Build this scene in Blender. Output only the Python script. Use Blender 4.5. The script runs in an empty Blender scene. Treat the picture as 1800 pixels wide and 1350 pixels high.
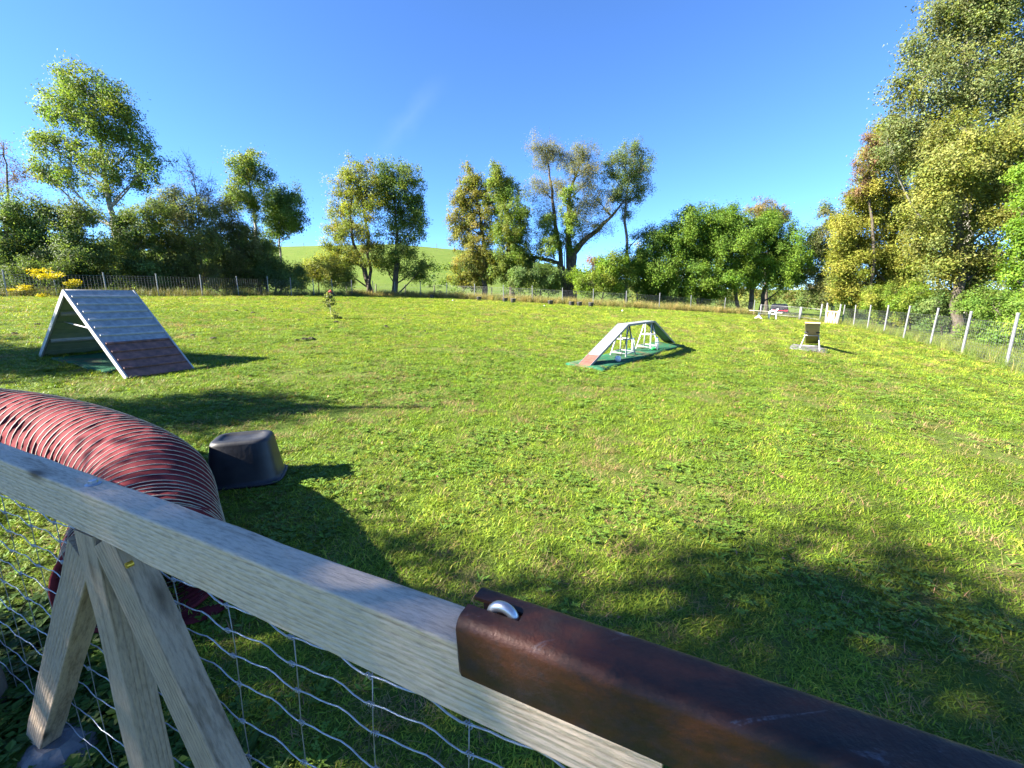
import bpy, math, random
import numpy as np
from mathutils import Vector, Matrix

# ------------------------------------------------------------------ camera, sky, sun, exposure
scene = bpy.context.scene
CAMZ = 1.71
FPX, HY = 745.0, 520.0                       # focal length and horizon row, in photograph pixels (1800 x 1350)
PITCH = math.atan((675 - HY) / FPX)
cam_d = bpy.data.cameras.new('camera')
cam = bpy.data.objects.new('camera', cam_d)
scene.collection.objects.link(cam)
cam_d.sensor_fit = 'HORIZONTAL'
cam_d.sensor_width = 36.0
cam_d.lens = FPX / 1800 * 36.0
cam_d.clip_start = 0.02
cam_d.clip_end = 3000
cam.location = (0, 0, CAMZ)
cam.rotation_euler = (math.pi / 2 - PITCH, 0, 0)
scene.camera = cam

SUN_AZ, SUN_EL = math.radians(-103), math.radians(31)     # azimuth clockwise from +Y (view direction)
SUN = Vector((math.sin(SUN_AZ) * math.cos(SUN_EL), math.cos(SUN_AZ) * math.cos(SUN_EL), math.sin(SUN_EL)))
world = bpy.data.worlds.new('World')
scene.world = world
world.use_nodes = True
wn = world.node_tree
bg = wn.nodes['Background']
sky = wn.nodes.new('ShaderNodeTexSky')
sky.sky_type = 'NISHITA'
sky.sun_disc = False
sky.sun_elevation = SUN_EL
sky.sun_rotation = SUN_AZ % (2 * math.pi)
sky.altitude = 2200
sky.air_density = 0.85
sky.dust_density = 0.0
sky.ozone_density = 10.0
bg.inputs['Strength'].default_value = 0.063
def _dir(px, py):
    X = px - 900.0; U = 675.0 - py
    return Vector((X, FPX * math.cos(PITCH) + U * math.sin(PITCH), U * math.cos(PITCH) - FPX * math.sin(PITCH))).normalized()
def cirrus(base, a, b, width, strength):
    """a faint streak of high cirrus between two directions of the sky"""
    nrm = a.cross(b).normalized(); ax = (b - a).normalized(); t0, t1 = a.dot(ax), b.dot(ax)
    N = wn.nodes; L = wn.links
    tc = N.new('ShaderNodeTexCoord')
    def dot(v):
        d = N.new('ShaderNodeVectorMath'); d.operation = 'DOT_PRODUCT'; L.new(tc.outputs['Generated'], d.inputs[0]); d.inputs[1].default_value = v; return d.outputs['Value']
    def rng(src, a0, a1, b0, b1):
        m = N.new('ShaderNodeMapRange'); m.interpolation_type = 'SMOOTHSTEP'; L.new(src, m.inputs['Value'])
        for k, v in zip(('From Min', 'From Max', 'To Min', 'To Max'), (a0, a1, b0, b1)): m.inputs[k].default_value = v
        return m.outputs[0]
    def mul(x, y):
        m = N.new('ShaderNodeMath'); m.operation = 'MULTIPLY'; L.new(x, m.inputs[0])
        if isinstance(y, float): m.inputs[1].default_value = y
        else: L.new(y, m.inputs[1])
        return m.outputs[0]
    ab = N.new('ShaderNodeMath'); ab.operation = 'ABSOLUTE'; L.new(dot(nrm), ab.inputs[0])
    mp = N.new('ShaderNodeMapping'); mp.inputs['Scale'].default_value = (1, 1, 1); L.new(tc.outputs['Generated'], mp.inputs[0])
    ns = N.new('ShaderNodeTexNoise'); ns.inputs['Scale'].default_value = 22; ns.inputs['Detail'].default_value = 5; L.new(mp.outputs[0], ns.inputs['Vector'])
    dist = N.new('ShaderNodeMath'); dist.operation = 'MULTIPLY_ADD'; L.new(ns.outputs[0], dist.inputs[0]); dist.inputs[1].default_value = width * .9; L.new(ab.outputs[0], dist.inputs[2])
    f = mul(rng(dist.outputs[0], width * .25, width * 1.3, 1, 0), rng(dot(ax), t0 - .05, t0 + .08, 0, 1))
    f = mul(mul(f, rng(dot(ax), t1 - .1, t1 + .03, 1, 0)), strength)
    mx = N.new('ShaderNodeMix'); mx.data_type = 'RGBA'; L.new(f, mx.inputs[0]); L.new(base, mx.inputs[6]); mx.inputs[7].default_value = (3.2, 3.8, 4.6, 1)
    return mx.outputs[2]
wn.links.new(cirrus(sky.outputs[0], _dir(672, 262), _dir(778, 140), .034, .06), bg.inputs[0])

sun_d = bpy.data.lights.new('sun', 'SUN')
sun_d.energy = 5.0
sun_d.angle = math.radians(0.53)
sun_d.color = (1.0, 0.93, 0.82)
sun_o = bpy.data.objects.new('sun', sun_d)
scene.collection.objects.link(sun_o)
sun_o.rotation_euler = SUN.to_track_quat('Z', 'Y').to_euler()
sun_o.location = (-20, -5, 15)

scene.view_settings.view_transform = 'Standard'
scene.view_settings.look = 'None'
scene.view_settings.gamma = 1.0
scene.view_settings.exposure = 2.75
scene.view_settings.use_curve_mapping = False
scene.cycles.max_bounces = 7
scene.cycles.diffuse_bounces = 3
scene.cycles.glossy_bounces = 3
scene.cycles.transmission_bounces = 6
scene.cycles.transparent_max_bounces = 8
scene.cycles.sample_clamp_indirect = 6.0

# ------------------------------------------------------------------ helpers
random.seed(7)
RNG = np.random.default_rng(11)
COL = scene.collection

_lat = {}
def vnoise(x, y, seed=0):
    x = np.asarray(x, float); y = np.asarray(y, float)
    if seed not in _lat:
        _lat[seed] = np.random.default_rng(seed + 100).random((64, 64))
    L = _lat[seed]
    xi = np.floor(x).astype(int); yi = np.floor(y).astype(int)
    fx = x - xi; fy = y - yi
    fx = fx * fx * (3 - 2 * fx); fy = fy * fy * (3 - 2 * fy)
    a = L[xi % 64, yi % 64]; b = L[(xi + 1) % 64, yi % 64]
    c = L[xi % 64, (yi + 1) % 64]; d = L[(xi + 1) % 64, (yi + 1) % 64]
    return (a * (1 - fx) + b * fx) * (1 - fy) + (c * (1 - fx) + d * fx) * fy

def fnoise(x, y, seed=0):
    return (vnoise(x, y, seed) + .5 * vnoise(2.1 * x, 2.1 * y, seed + 1) + .25 * vnoise(4.3 * x, 4.3 * y, seed + 2)) / 1.75

def sat(v, a, w):
    v = np.asarray(v, float); s = np.sign(v); m = np.abs(v)
    return np.where(m < a, v, s * (a + w * np.tanh((m - a) / w)))

def sstep(t):
    t = np.clip(t, 0, 1)
    return t * t * (3 - 2 * t)

HX = np.array([-400, -160, -80, -38, -5, 20, 50, 90, 140, 400.])
HL = np.array([.55, .8, .95, 1.0, .84, .6, .40, .34, .34, .34])
def ground_z(x, y):
    """height of the land (camera foot at 0,0,0)"""
    x = np.asarray(x, float); y = np.asarray(y, float)
    xs = sat(x, 30, 15)
    ys = np.where(y > 0, sat(y, 46, 10), sat(y, 10, 5))
    z = -.0453636 * xs + .0469109 * ys - .00063961 * xs * xs + .00005632 * xs * ys - .00044711 * ys * ys
    hill = 17.0 * sstep((y - 56) / 100.0) * np.interp(x, HX, HL)
    return z + hill + .02 * (vnoise(x * .45 + 7, y * .45 + 3, 5) - .5)

def gz(x, y):
    return float(ground_z(x, y))

def ray(px, py):
    X = px - 900.0; U = 675.0 - py
    return Vector((X, FPX * math.cos(PITCH) + U * math.sin(PITCH), U * math.cos(PITCH) - FPX * math.sin(PITCH)))

def at(px, py, up=0.0):
    """photograph pixel -> point on the land (or `up` metres above it)"""
    r = ray(px, py); r = r / math.hypot(r.x, r.y)
    lo = 0.3; t = lo
    while t < 300:
        if CAMZ + r.z * t < gz(r.x * t, r.y * t) + up: break
        lo = t; t *= 1.01
    hi = t
    for _ in range(20):
        m = (lo + hi) / 2
        if CAMZ + r.z * m < gz(r.x * m, r.y * m) + up: hi = m
        else: lo = m
    q = r * hi
    return Vector((q.x, q.y, CAMZ + q.z))

def W(px, py, Y):
    """photograph pixel -> point at forward distance Y"""
    r = ray(px, py); q = r * (Y / r.y)
    return Vector((q.x, q.y, CAMZ + q.z))

def onground(x, y, up=0.0):
    return Vector((x, y, gz(x, y) + up))

# ---- materials
def new_mat(name):
    m = bpy.data.materials.new(name); m.use_nodes = True
    nt = m.node_tree
    return m, nt, nt.nodes['Principled BSDF']

def ramp(nt, src, stops, interp='LINEAR'):
    r = nt.nodes.new('ShaderNodeValToRGB'); r.color_ramp.interpolation = interp
    while len(r.color_ramp.elements) < len(stops): r.color_ramp.elements.new(.5)
    for e, (p, c) in zip(r.color_ramp.elements, stops):
        e.position = p; e.color = (c[0], c[1], c[2], 1)
    nt.links.new(src, r.inputs[0])
    return r.outputs[0]

def coords(nt, scale=(1, 1, 1), kind='Object'):
    tc = nt.nodes.new('ShaderNodeTexCoord'); mp = nt.nodes.new('ShaderNodeMapping')
    mp.inputs['Scale'].default_value = scale
    nt.links.new(tc.outputs[kind], mp.inputs[0])
    return mp.outputs[0]

def noise(nt, vec, scale, detail=4, rough=.55, dist=0.0):
    n = nt.nodes.new('ShaderNodeTexNoise')
    n.inputs['Scale'].default_value = scale; n.inputs['Detail'].default_value = detail
    n.inputs['Roughness'].default_value = rough; n.inputs['Distortion'].default_value = dist
    nt.links.new(vec, n.inputs['Vector'])
    return n.outputs[0]

def bump(nt, bsdf, src, strength, dist=.01):
    b = nt.nodes.new('ShaderNodeBump'); b.inputs['Strength'].default_value = strength; b.inputs['Distance'].default_value = dist
    nt.links.new(src, b.inputs['Height']); nt.links.new(b.outputs[0], bsdf.inputs['Normal'])
    return b

def mixc(nt, fac, a, b, mode='MIX'):
    m = nt.nodes.new('ShaderNodeMix'); m.data_type = 'RGBA'; m.blend_type = mode
    for sock, v in ((m.inputs[0], fac), (m.inputs[6], a), (m.inputs[7], b)):
        if isinstance(v, bpy.types.NodeSocket): nt.links.new(v, sock)
        elif isinstance(v, (int, float)): sock.default_value = v
        else: sock.default_value = (v[0], v[1], v[2], 1)
    return m.outputs[2]

def math_n(nt, op, a, b=None):
    m = nt.nodes.new('ShaderNodeMath'); m.operation = op
    for i, v in enumerate((a, b)):
        if v is None: continue
        if isinstance(v, bpy.types.NodeSocket): nt.links.new(v, m.inputs[i])
        else: m.inputs[i].default_value = v
    return m.outputs[0]

def simple_mat(name, c1, c2, scale=8, rough=.6, metal=0.0, bumps=.15, stretch=(1, 1, 1), pos=(.35, .7), spec=.4, bdist=.01):
    m, nt, b = new_mat(name)
    v = coords(nt, stretch)
    n = noise(nt, v, scale, 5)
    nt.links.new(ramp(nt, n, [(pos[0], c1), (pos[1], c2)]), b.inputs['Base Color'])
    b.inputs['Roughness'].default_value = rough; b.inputs['Metallic'].default_value = metal
    b.inputs['Specular IOR Level'].default_value = spec
    if bumps: bump(nt, b, noise(nt, v, scale * 4, 4), bumps, bdist)
    return m

def wood_mat(name, pale, mid, dark, grey, knots=True, fuzz=.35, gscale=1.0):
    """sawn softwood, grain along the object's X axis"""
    m, nt, b = new_mat(name)
    v = coords(nt, (1.3 * gscale, 14 * gscale, 14 * gscale))
    big = noise(nt, v, 1.0, 3, .5, 1.6)
    w = nt.nodes.new('ShaderNodeTexWave'); w.wave_type = 'BANDS'; w.bands_direction = 'Z'
    w.inputs['Scale'].default_value = 1.1; w.inputs['Distortion'].default_value = 7; w.inputs['Detail'].default_value = 3
    w.inputs['Detail Scale'].default_value = .8
    nt.links.new(v, w.inputs['Vector'])
    v2 = coords(nt, (38, 210, 210)); fine = noise(nt, v2, 1.0, 5, .6)
    c = ramp(nt, w.outputs[0], [(.0, dark), (.12, mid), (.5, pale), (1, pale)])
    c = mixc(nt, ramp(nt, big, [(.4, (0, 0, 0)), (.68, (1, 1, 1))]), c, grey)
    c = mixc(nt, .5, c, ramp(nt, fine, [(.34, tuple(x * .45 for x in mid)), (.5, mid), (.62, pale)]))
    if knots:
        vk = coords(nt, (3.1, 9, 9)); vo = nt.nodes.new('ShaderNodeTexVoronoi'); vo.inputs['Scale'].default_value = 1.0
        vo.inputs['Randomness'].default_value = 1.0
        nt.links.new(vk, vo.inputs['Vector'])
        k = ramp(nt, vo.outputs['Distance'], [(.05, (1, 1, 1)), (.13, (.35, .35, .35)), (.2, (0, 0, 0))])
        c = mixc(nt, k, c, tuple(x * .45 for x in dark))
    nt.links.new(c, b.inputs['Base Color'])
    b.inputs['Roughness'].default_value = .82; b.inputs['Specular IOR Level'].default_value = .25
    vb = coords(nt, (60, 320, 320)); fz = noise(nt, vb, 1.0, 4, .7)
    h = math_n(nt, 'ADD', fz, math_n(nt, 'MULTIPLY', w.outputs[0], .5))
    bump(nt, b, h, fuzz * 1.8, .005)
    return m

def leaf_mat(name, attr='tint', instancer=False, trans=.48, rough=.6):
    m, nt, b = new_mat(name)
    a = nt.nodes.new('ShaderNodeAttribute'); a.attribute_name = attr
    if instancer: a.attribute_type = 'INSTANCER'
    col = a.outputs['Color']
    if instancer:
        a2 = nt.nodes.new('ShaderNodeAttribute'); a2.attribute_name = 'blade'
        col = mixc(nt, 1.0, col, a2.outputs['Color'], 'MULTIPLY')
    nt.links.new(col, b.inputs['Base Color'])
    b.inputs['Roughness'].default_value = rough; b.inputs['Specular IOR Level'].default_value = .2
    t = nt.nodes.new('ShaderNodeBsdfTranslucent')
    tcol = mixc(nt, 1.0, col, (1.25, 1.2, .55), 'MULTIPLY')
    nt.links.new(tcol, t.inputs[0])
    mx = nt.nodes.new('ShaderNodeMixShader'); mx.inputs[0].default_value = trans
    nt.links.new(b.outputs[0], mx.inputs[1]); nt.links.new(t.outputs[0], mx.inputs[2])
    nt.links.new(mx.outputs[0], nt.nodes['Material Output'].inputs['Surface'])
    return m

MAT = {}
MAT['leaf'] = leaf_mat('leaf')
MAT['grass'] = leaf_mat('grass_blade', instancer=True, trans=.3, rough=.5)
MAT['bark'] = simple_mat('bark', (.035, .028, .02), (.12, .10, .075), 9, .9, 0, .6, (1, 1, .25))
MAT['bark_pale'] = simple_mat('bark_pale', (.13, .12, .095), (.34, .32, .27), 7, .85, 0, .4, (1, 1, .3))
MAT['bark_grey'] = simple_mat('bark_grey', (.06, .052, .042), (.21, .19, .16), 8, .9, 0, .5, (1, 1, .3))
MAT['galv'] = simple_mat('galvanised_steel', (.16, .165, .17), (.24, .245, .25), 30, .5, .4, .05)
MAT['wire'] = simple_mat('fence_wire', (.16, .165, .17), (.24, .245, .25), 40, .5, .5, 0)
MAT['gatewire'] = simple_mat('gate_wire', (.26, .28, .32), (.40, .43, .48), 60, .42, .7, .05)
MAT['rail'] = wood_mat('weathered_rail', (.60, .465, .34), (.51, .39, .28), (.30, .205, .135), (.56, .455, .365), gscale=1.9)
MAT['rail2'] = wood_mat('treated_timber', (.36, .275, .195), (.29, .22, .155), (.13, .088, .055), (.34, .275, .215), gscale=1.7)
MAT['white_paint'] = simple_mat('white_paint', (.36, .365, .36), (.48, .48, .47), 12, .45, 0, .05)
MAT['white_plastic'] = simple_mat('white_plastic', (.74, .74, .75), (.82, .82, .82), 5, .4, 0, 0)
MAT['cream_board'] = simple_mat('cream_board', (.52, .48, .36), (.66, .62, .5), 9, .55, 0, .05)
MAT['black_rubber'] = simple_mat('black_rubber', (.010, .011, .014), (.028, .029, .033), 7, .48, 0, .12)
MAT['grey_rubber'] = simple_mat('grey_rubber', (.045, .043, .042), (.09, .085, .08), 6, .7, 0, .1)
MAT['cord_cream'] = simple_mat('cream_cord', (.27, .24, .19), (.42, .38, .30), 30, .6, 0, .1)
MAT['cord_black'] = simple_mat('black_cord', (.008, .008, .010), (.02, .02, .02), 30, .6, 0, 0)
MAT['red_cloth'] = simple_mat('red_tarpaulin', (.085, .013, .017), (.145, .024, .028), 5, .8, 0, .3, spec=.08, bdist=.02)
def turf_mat_material():
    m, nt, b = new_mat('green_matting'); v = coords(nt)
    c = ramp(nt, noise(nt, v, 18, 5), [(.35, (.012, .07, .035)), (.7, (.025, .125, .06))])
    d = noise(nt, v, 2.6, 5, .65)
    c = mixc(nt, ramp(nt, d, [(.52, (0, 0, 0)), (.66, (.85, .85, .85))]), c, (.11, .085, .045))
    nt.links.new(c, b.inputs['Base Color']); b.inputs['Roughness'].default_value = .9; b.inputs['Specular IOR Level'].default_value = .15
    bump(nt, b, noise(nt, v, 90, 4), .6, .01); return m
MAT['mat_green'] = turf_mat_material()
MAT['mat_grey'] = simple_mat('grey_matting', (.07, .07, .075), (.15, .145, .14), 9, .85, 0, .4)
MAT['stone'] = simple_mat('stone', (.07, .07, .075), (.16, .16, .165), 11, .85, 0, .6)
MAT['dead_leaf'] = simple_mat('dead_leaf', (.16, .07, .03), (.34, .19, .09), 3, .75, 0, .1)

# ---- objects
def finish(me, name, mat, parent=None, smooth=False):
    if mat is not None: me.materials.append(MAT[mat] if isinstance(mat, str) else mat)
    if smooth: me.polygons.foreach_set('use_smooth', [True] * len(me.polygons))
    o = bpy.data.objects.new(name, me); COL.objects.link(o)
    if parent is not None: o.parent = parent
    return o

def empty(name, loc, label=None, cat=None, group=None):
    o = bpy.data.objects.new(name, None); COL.objects.link(o)
    o.location = loc; o.empty_display_size = .2
    if label: tag(o, label, cat, group)
    return o

def tag(o, label=None, cat=None, group=None, kind=None):
    if label: o['label'] = label
    if cat: o['category'] = cat
    if group: o['group'] = group
    if kind: o['kind'] = kind
    return o

class G:
    """collects geometry in world coordinates; build() links ONE mesh object"""
    def __init__(s): s.V = []; s.F = []
    def add(s, verts, faces):
        n = len(s.V); s.V += [tuple(v) for v in verts]; s.F += [tuple(i + n for i in f) for f in faces]; return s
    def box(s, c, size, R=None):
        c = Vector(c); R = R or Matrix.Identity(3)
        vs = [c + R @ Vector((sx * size[0] / 2, sy * size[1] / 2, sz * size[2] / 2)) for sx in (-1, 1) for sy in (-1, 1) for sz in (-1, 1)]
        return s.add(vs, [(0, 1, 3, 2), (4, 6, 7, 5), (0, 4, 5, 1), (2, 3, 7, 6), (0, 2, 6, 4), (1, 5, 7, 3)])
    def beam(s, p0, p1, w, h, up=(0, 0, 1)):
        p0 = Vector(p0); p1 = Vector(p1); R = frame(p1 - p0, up)
        return s.box((p0 + p1) / 2, ((p1 - p0).length, w, h), R)
    def tube(s, path, r, n=8, caps=True):
        path = [Vector(p) for p in path]; k = len(path)
        rs = [r] * k if isinstance(r, (int, float)) else list(r)
        V = []; F = []; ref = None
        for i, p in enumerate(path):
            d = (path[min(i + 1, k - 1)] - path[max(i - 1, 0)])
            if d.length < 1e-9: d = Vector((0, 0, 1))
            d.normalize()
            if ref is None:
                ref = Vector((1, 0, 0)) if abs(d.x) < .8 else Vector((0, 1, 0))
            a = d.cross(ref).normalized(); b = a.cross(d).normalized(); ref = b
            for j in range(n):
                t = 2 * math.pi * j / n
                V.append(p + (a * math.cos(t) + b * math.sin(t)) * rs[i])
        for i in range(k - 1):
            for j in range(n):
                j2 = (j + 1) % n
                F.append((i * n + j, i * n + j2, (i + 1) * n + j2, (i + 1) * n + j))
        if caps:
            F.append(tuple(range(n))[::-1]); F.append(tuple((k - 1) * n + j for j in range(n)))
        return s.add(V, F)
    def lathe(s, prof, c, n=16, sx=1.0, sy=1.0, rz=0.0, cap=True):
        c = Vector(c); V = []; F = []; k = len(prof)
        for r, z in prof:
            for j in range(n):
                t = 2 * math.pi * j / n
                x = r * math.cos(t) * sx; y = r * math.sin(t) * sy
                V.append(c + Vector((x * math.cos(rz) - y * math.sin(rz), x * math.sin(rz) + y * math.cos(rz), z)))
        for i in range(k - 1):
            for j in range(n):
                j2 = (j + 1) % n
                F.append((i * n + j, i * n + j2, (i + 1) * n + j2, (i + 1) * n + j))
        if cap:
            F.append(tuple(range(n))[::-1]); F.append(tuple((k - 1) * n + j for j in range(n)))
        return s.add(V, F)
    def build(s, name, mat, parent=None, smooth=False, bevel=0):
        off = parent_loc(parent)
        me = bpy.data.meshes.new(name)
        me.from_pydata([(v[0] - off.x, v[1] - off.y, v[2] - off.z) for v in s.V], [], s.F)
        me.update()
        o = finish(me, name, mat, parent, smooth)
        if bevel:
            b = o.modifiers.new('bevel', 'BEVEL'); b.width = bevel; b.segments = 2; b.limit_method = 'ANGLE'
        return o

def parent_loc(p):
    off = Vector((0, 0, 0))
    while p is not None:
        off = off + p.location; p = p.parent
    return off

def frame(d, up=(0, 0, 1)):
    x = Vector(d).normalized(); u = Vector(up)
    y = u.cross(x)
    if y.length < 1e-6: y = Vector((0, 1, 0)).cross(x)
    y.normalize(); z = x.cross(y).normalized()
    return Matrix((x, y, z)).transposed()

def timber(name, p0, p1, w, h, mat, parent, up=(0, 0, 1), wob=.0015, seg=24, rad=.004):
    """sawn beam with its own X axis along the grain, edges slightly rounded and uneven"""
    p0 = Vector(p0); p1 = Vector(p1); L = (p1 - p0).length
    R = frame(p1 - p0, up)
    prof = []
    for cx, cy, a0 in ((1, 1, 0), (-1, 1, 90), (-1, -1, 180), (1, -1, 270)):
        for a in (0, 45, 90):
            t = math.radians(a0 + a)
            prof.append((cx * (w / 2 - rad) + rad * math.cos(t), cy * (h / 2 - rad) + rad * math.sin(t)))
    V = []; F = []; n = len(prof); k = seg + 1
    ph = random.random() * 20
    for i in range(k):
        x = -L / 2 + L * i / seg
        for j, (y, z) in enumerate(prof):
            e = wob * (float(vnoise(x * 9 + ph, j // 3 * 3.3 + ph, 3)) - .5) * 2
            V.append((x, y * (1 + e / (w / 2)), z * (1 + e / (h / 2))))
    for i in range(seg):
        for j in range(n):
            j2 = (j + 1) % n
            F.append((i * n + j, i * n + j2, (i + 1) * n + j2, (i + 1) * n + j))
    F.append(tuple(range(n))[::-1]); F.append(tuple((k - 1) * n + j for j in range(n)))
    me = bpy.data.meshes.new(name); me.from_pydata(V, [], F); me.update()
    o = finish(me, name, mat, parent, False)
    M = R.to_4x4(); M.translation = (p0 + p1) / 2 - parent_loc(parent)
    o.matrix_local = M
    return o

def quads_mesh(name, P, tint=None, mat='leaf', parent=None, loc=None):
    """P (n,4,3): n separate quads, one face colour each"""
    n = len(P); m4 = P.shape[1]; off = np.array(parent_loc(parent) if parent is not None else (0, 0, 0))
    me = bpy.data.meshes.new(name)
    me.vertices.add(n * m4); me.loops.add(n * m4); me.polygons.add(n)
    me.vertices.foreach_set('co', (P.reshape(-1, 3) - off).astype(np.float32).ravel())
    me.loops.foreach_set('vertex_index', np.arange(n * m4, dtype=np.int32))
    me.polygons.foreach_set('loop_start', np.arange(0, n * m4, m4, dtype=np.int32))
    me.polygons.foreach_set('loop_total', np.full(n, m4, dtype=np.int32))
    if tint is not None:
        a = me.attributes.new('tint', 'FLOAT_COLOR', 'FACE')
        a.data.foreach_set('color', np.c_[tint, np.ones(n)].astype(np.float32).ravel())
    me.update(calc_edges=True)
    return finish(me, name, mat, parent)

def leaf_quads(C, N, size, rng, aspect=.55, tri=False):
    n = len(C)
    N = N / np.maximum(np.linalg.norm(N, axis=1, keepdims=True), 1e-6)
    A = rng.normal(size=(n, 3)); A -= N * np.sum(A * N, 1, keepdims=True)
    A /= np.maximum(np.linalg.norm(A, axis=1, keepdims=True), 1e-6)
    B = np.cross(N, A)
    s = (size * rng.uniform(.65, 1.3, n))[:, None]
    if tri: return np.stack([C - A * s * .55, C + A * s * .45 + B * s * aspect * .62, C + A * s * .45 - B * s * aspect * .5], 1)
    fold = N * s * .16
    P = np.stack([C - A * s * .5, C + B * s * aspect * .5 + fold, C + A * s * .5, C - B * s * aspect * .5 + fold], 1)
    return P

# ------------------------------------------------------------------ the land
def axis_pts(fine, far, step):
    a = list(np.arange(-fine, fine + .001, step)); x = fine; d = step
    while x < far:
        d *= 1.16; x += d; a.append(x); a.insert(0, -x)
    return np.array(a)

def make_ground():
    m, nt, b = new_mat('meadow_ground')
    v = coords(nt, (1, 1, 1))
    n1 = noise(nt, v, .35, 4); n2 = noise(nt, v, 3.0, 6, .65); n3 = noise(nt, v, 40, 4, .7)
    green = ramp(nt, n1, [(.3, (.078, .130, .018)), (.55, (.105, .152, .024)), (.8, (.135, .162, .036))])
    c = mixc(nt, ramp(nt, n2, [(.52, (0, 0, 0)), (.72, (.8, .8, .8))]), green, (.17, .145, .058))
    c = mixc(nt, ramp(nt, n3, [(.3, (.75, .75, .75)), (.62, (0, 0, 0))]), c, (.05, .085, .010))
    nt.links.new(c, b.inputs['Base Color'])
    b.inputs['Roughness'].default_value = .95; b.inputs['Specular IOR Level'].default_value = .1
    bump(nt, b, n3, .9, .06)
    xs = axis_pts(30, 900, .5); ys = axis_pts(48, 900, .5)
    X, Y = np.meshgrid(xs, ys); Z = ground_z(X, Y)
    V = np.c_[X.ravel(), Y.ravel(), Z.ravel()]
    nx = len(xs); ny = len(ys)
    I = np.arange(nx * ny).reshape(ny, nx)
    F = np.stack([I[:-1, :-1], I[:-1, 1:], I[1:, 1:], I[1:, :-1]], -1).reshape(-1, 4)
    me = bpy.data.meshes.new('ground'); me.from_pydata(V.tolist(), [], F.tolist()); me.update()
    o = finish(me, 'ground', m, None, True)
    tag(o, kind='structure')
    return o
make_ground()

# ------------------------------------------------------------------ trees and shrubs
LEAF_K = .74
def crown_leaves(lobes, leaf, dens, pal, rng, clump=.85, droop=0.0, hollow=.5, aspect=.55, clump_fill=1.0, tri=True):
    """lobes: (centre, rx, ry, rz). returns quads, tints, clump centres by lobe"""
    PP = []; TT = []; clumps = []
    pal = np.array(pal, float); leaf = leaf * LEAF_K; clump = clump * .76
    for c, rx, ry, rz in lobes:
        c = np.array(c); rm = (rx + ry + rz) / 3
        rc0 = min(clump, .5 * rm + .12)
        k = max(5, int(3.9 * (rx * rz / rc0 ** 2) * clump_fill))
        D = rng.normal(size=(k, 3)); D /= np.linalg.norm(D, axis=1, keepdims=True)
        rad = (hollow ** 3 + (1 - hollow ** 3) * rng.random(k)) ** (1 / 3.)
        rad *= rng.uniform(.72, 1.24, k)
        cc = c + D * rad[:, None] * np.array([rx, ry, rz])
        clumps.append((c, cc))
        for q, dd in zip(cc, D):
            rc = rc0 * rng.uniform(.55, 1.25)
            n = int(dens * 1.5 * math.pi * rc * rc / (leaf * leaf * aspect * .5))
            n = max(5, n)
            O = rng.normal(size=(n, 3)); O /= np.linalg.norm(O, axis=1, keepdims=True)
            O *= (rng.random((n, 1)) ** .5) * rc * (1 + .9 * rng.random((n, 1)) * (rng.random((n, 1)) < .22)) * rng.uniform(.7, 1.35, 3)
            if droop: O[:, 2] -= droop * rng.random(n) ** 2 * rc * 2
            C = q + O
            N = rng.normal(size=(n, 3)) * .75 + dd * .75 + np.array([0, 0, .55]) + O / rc * .5
            PP.append(leaf_quads(C, N, leaf, rng, aspect, tri))
            w = rng.random(len(pal)) ** 2.2; w /= w.sum()
            base = w @ pal * rng.uniform(.95, 1.5)
            t = base * rng.uniform(.7, 1.35, (n, 1)) * rng.uniform(.9, 1.1, (n, 3))
            TT.append(t)
    return np.concatenate(PP), np.concatenate(TT), clumps

def bez(p0, p1, p2, n=6):
    return [p0 * (1 - t) ** 2 + p1 * 2 * t * (1 - t) + p2 * t * t for t in [i / (n - 1) for i in range(n)]]

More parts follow.
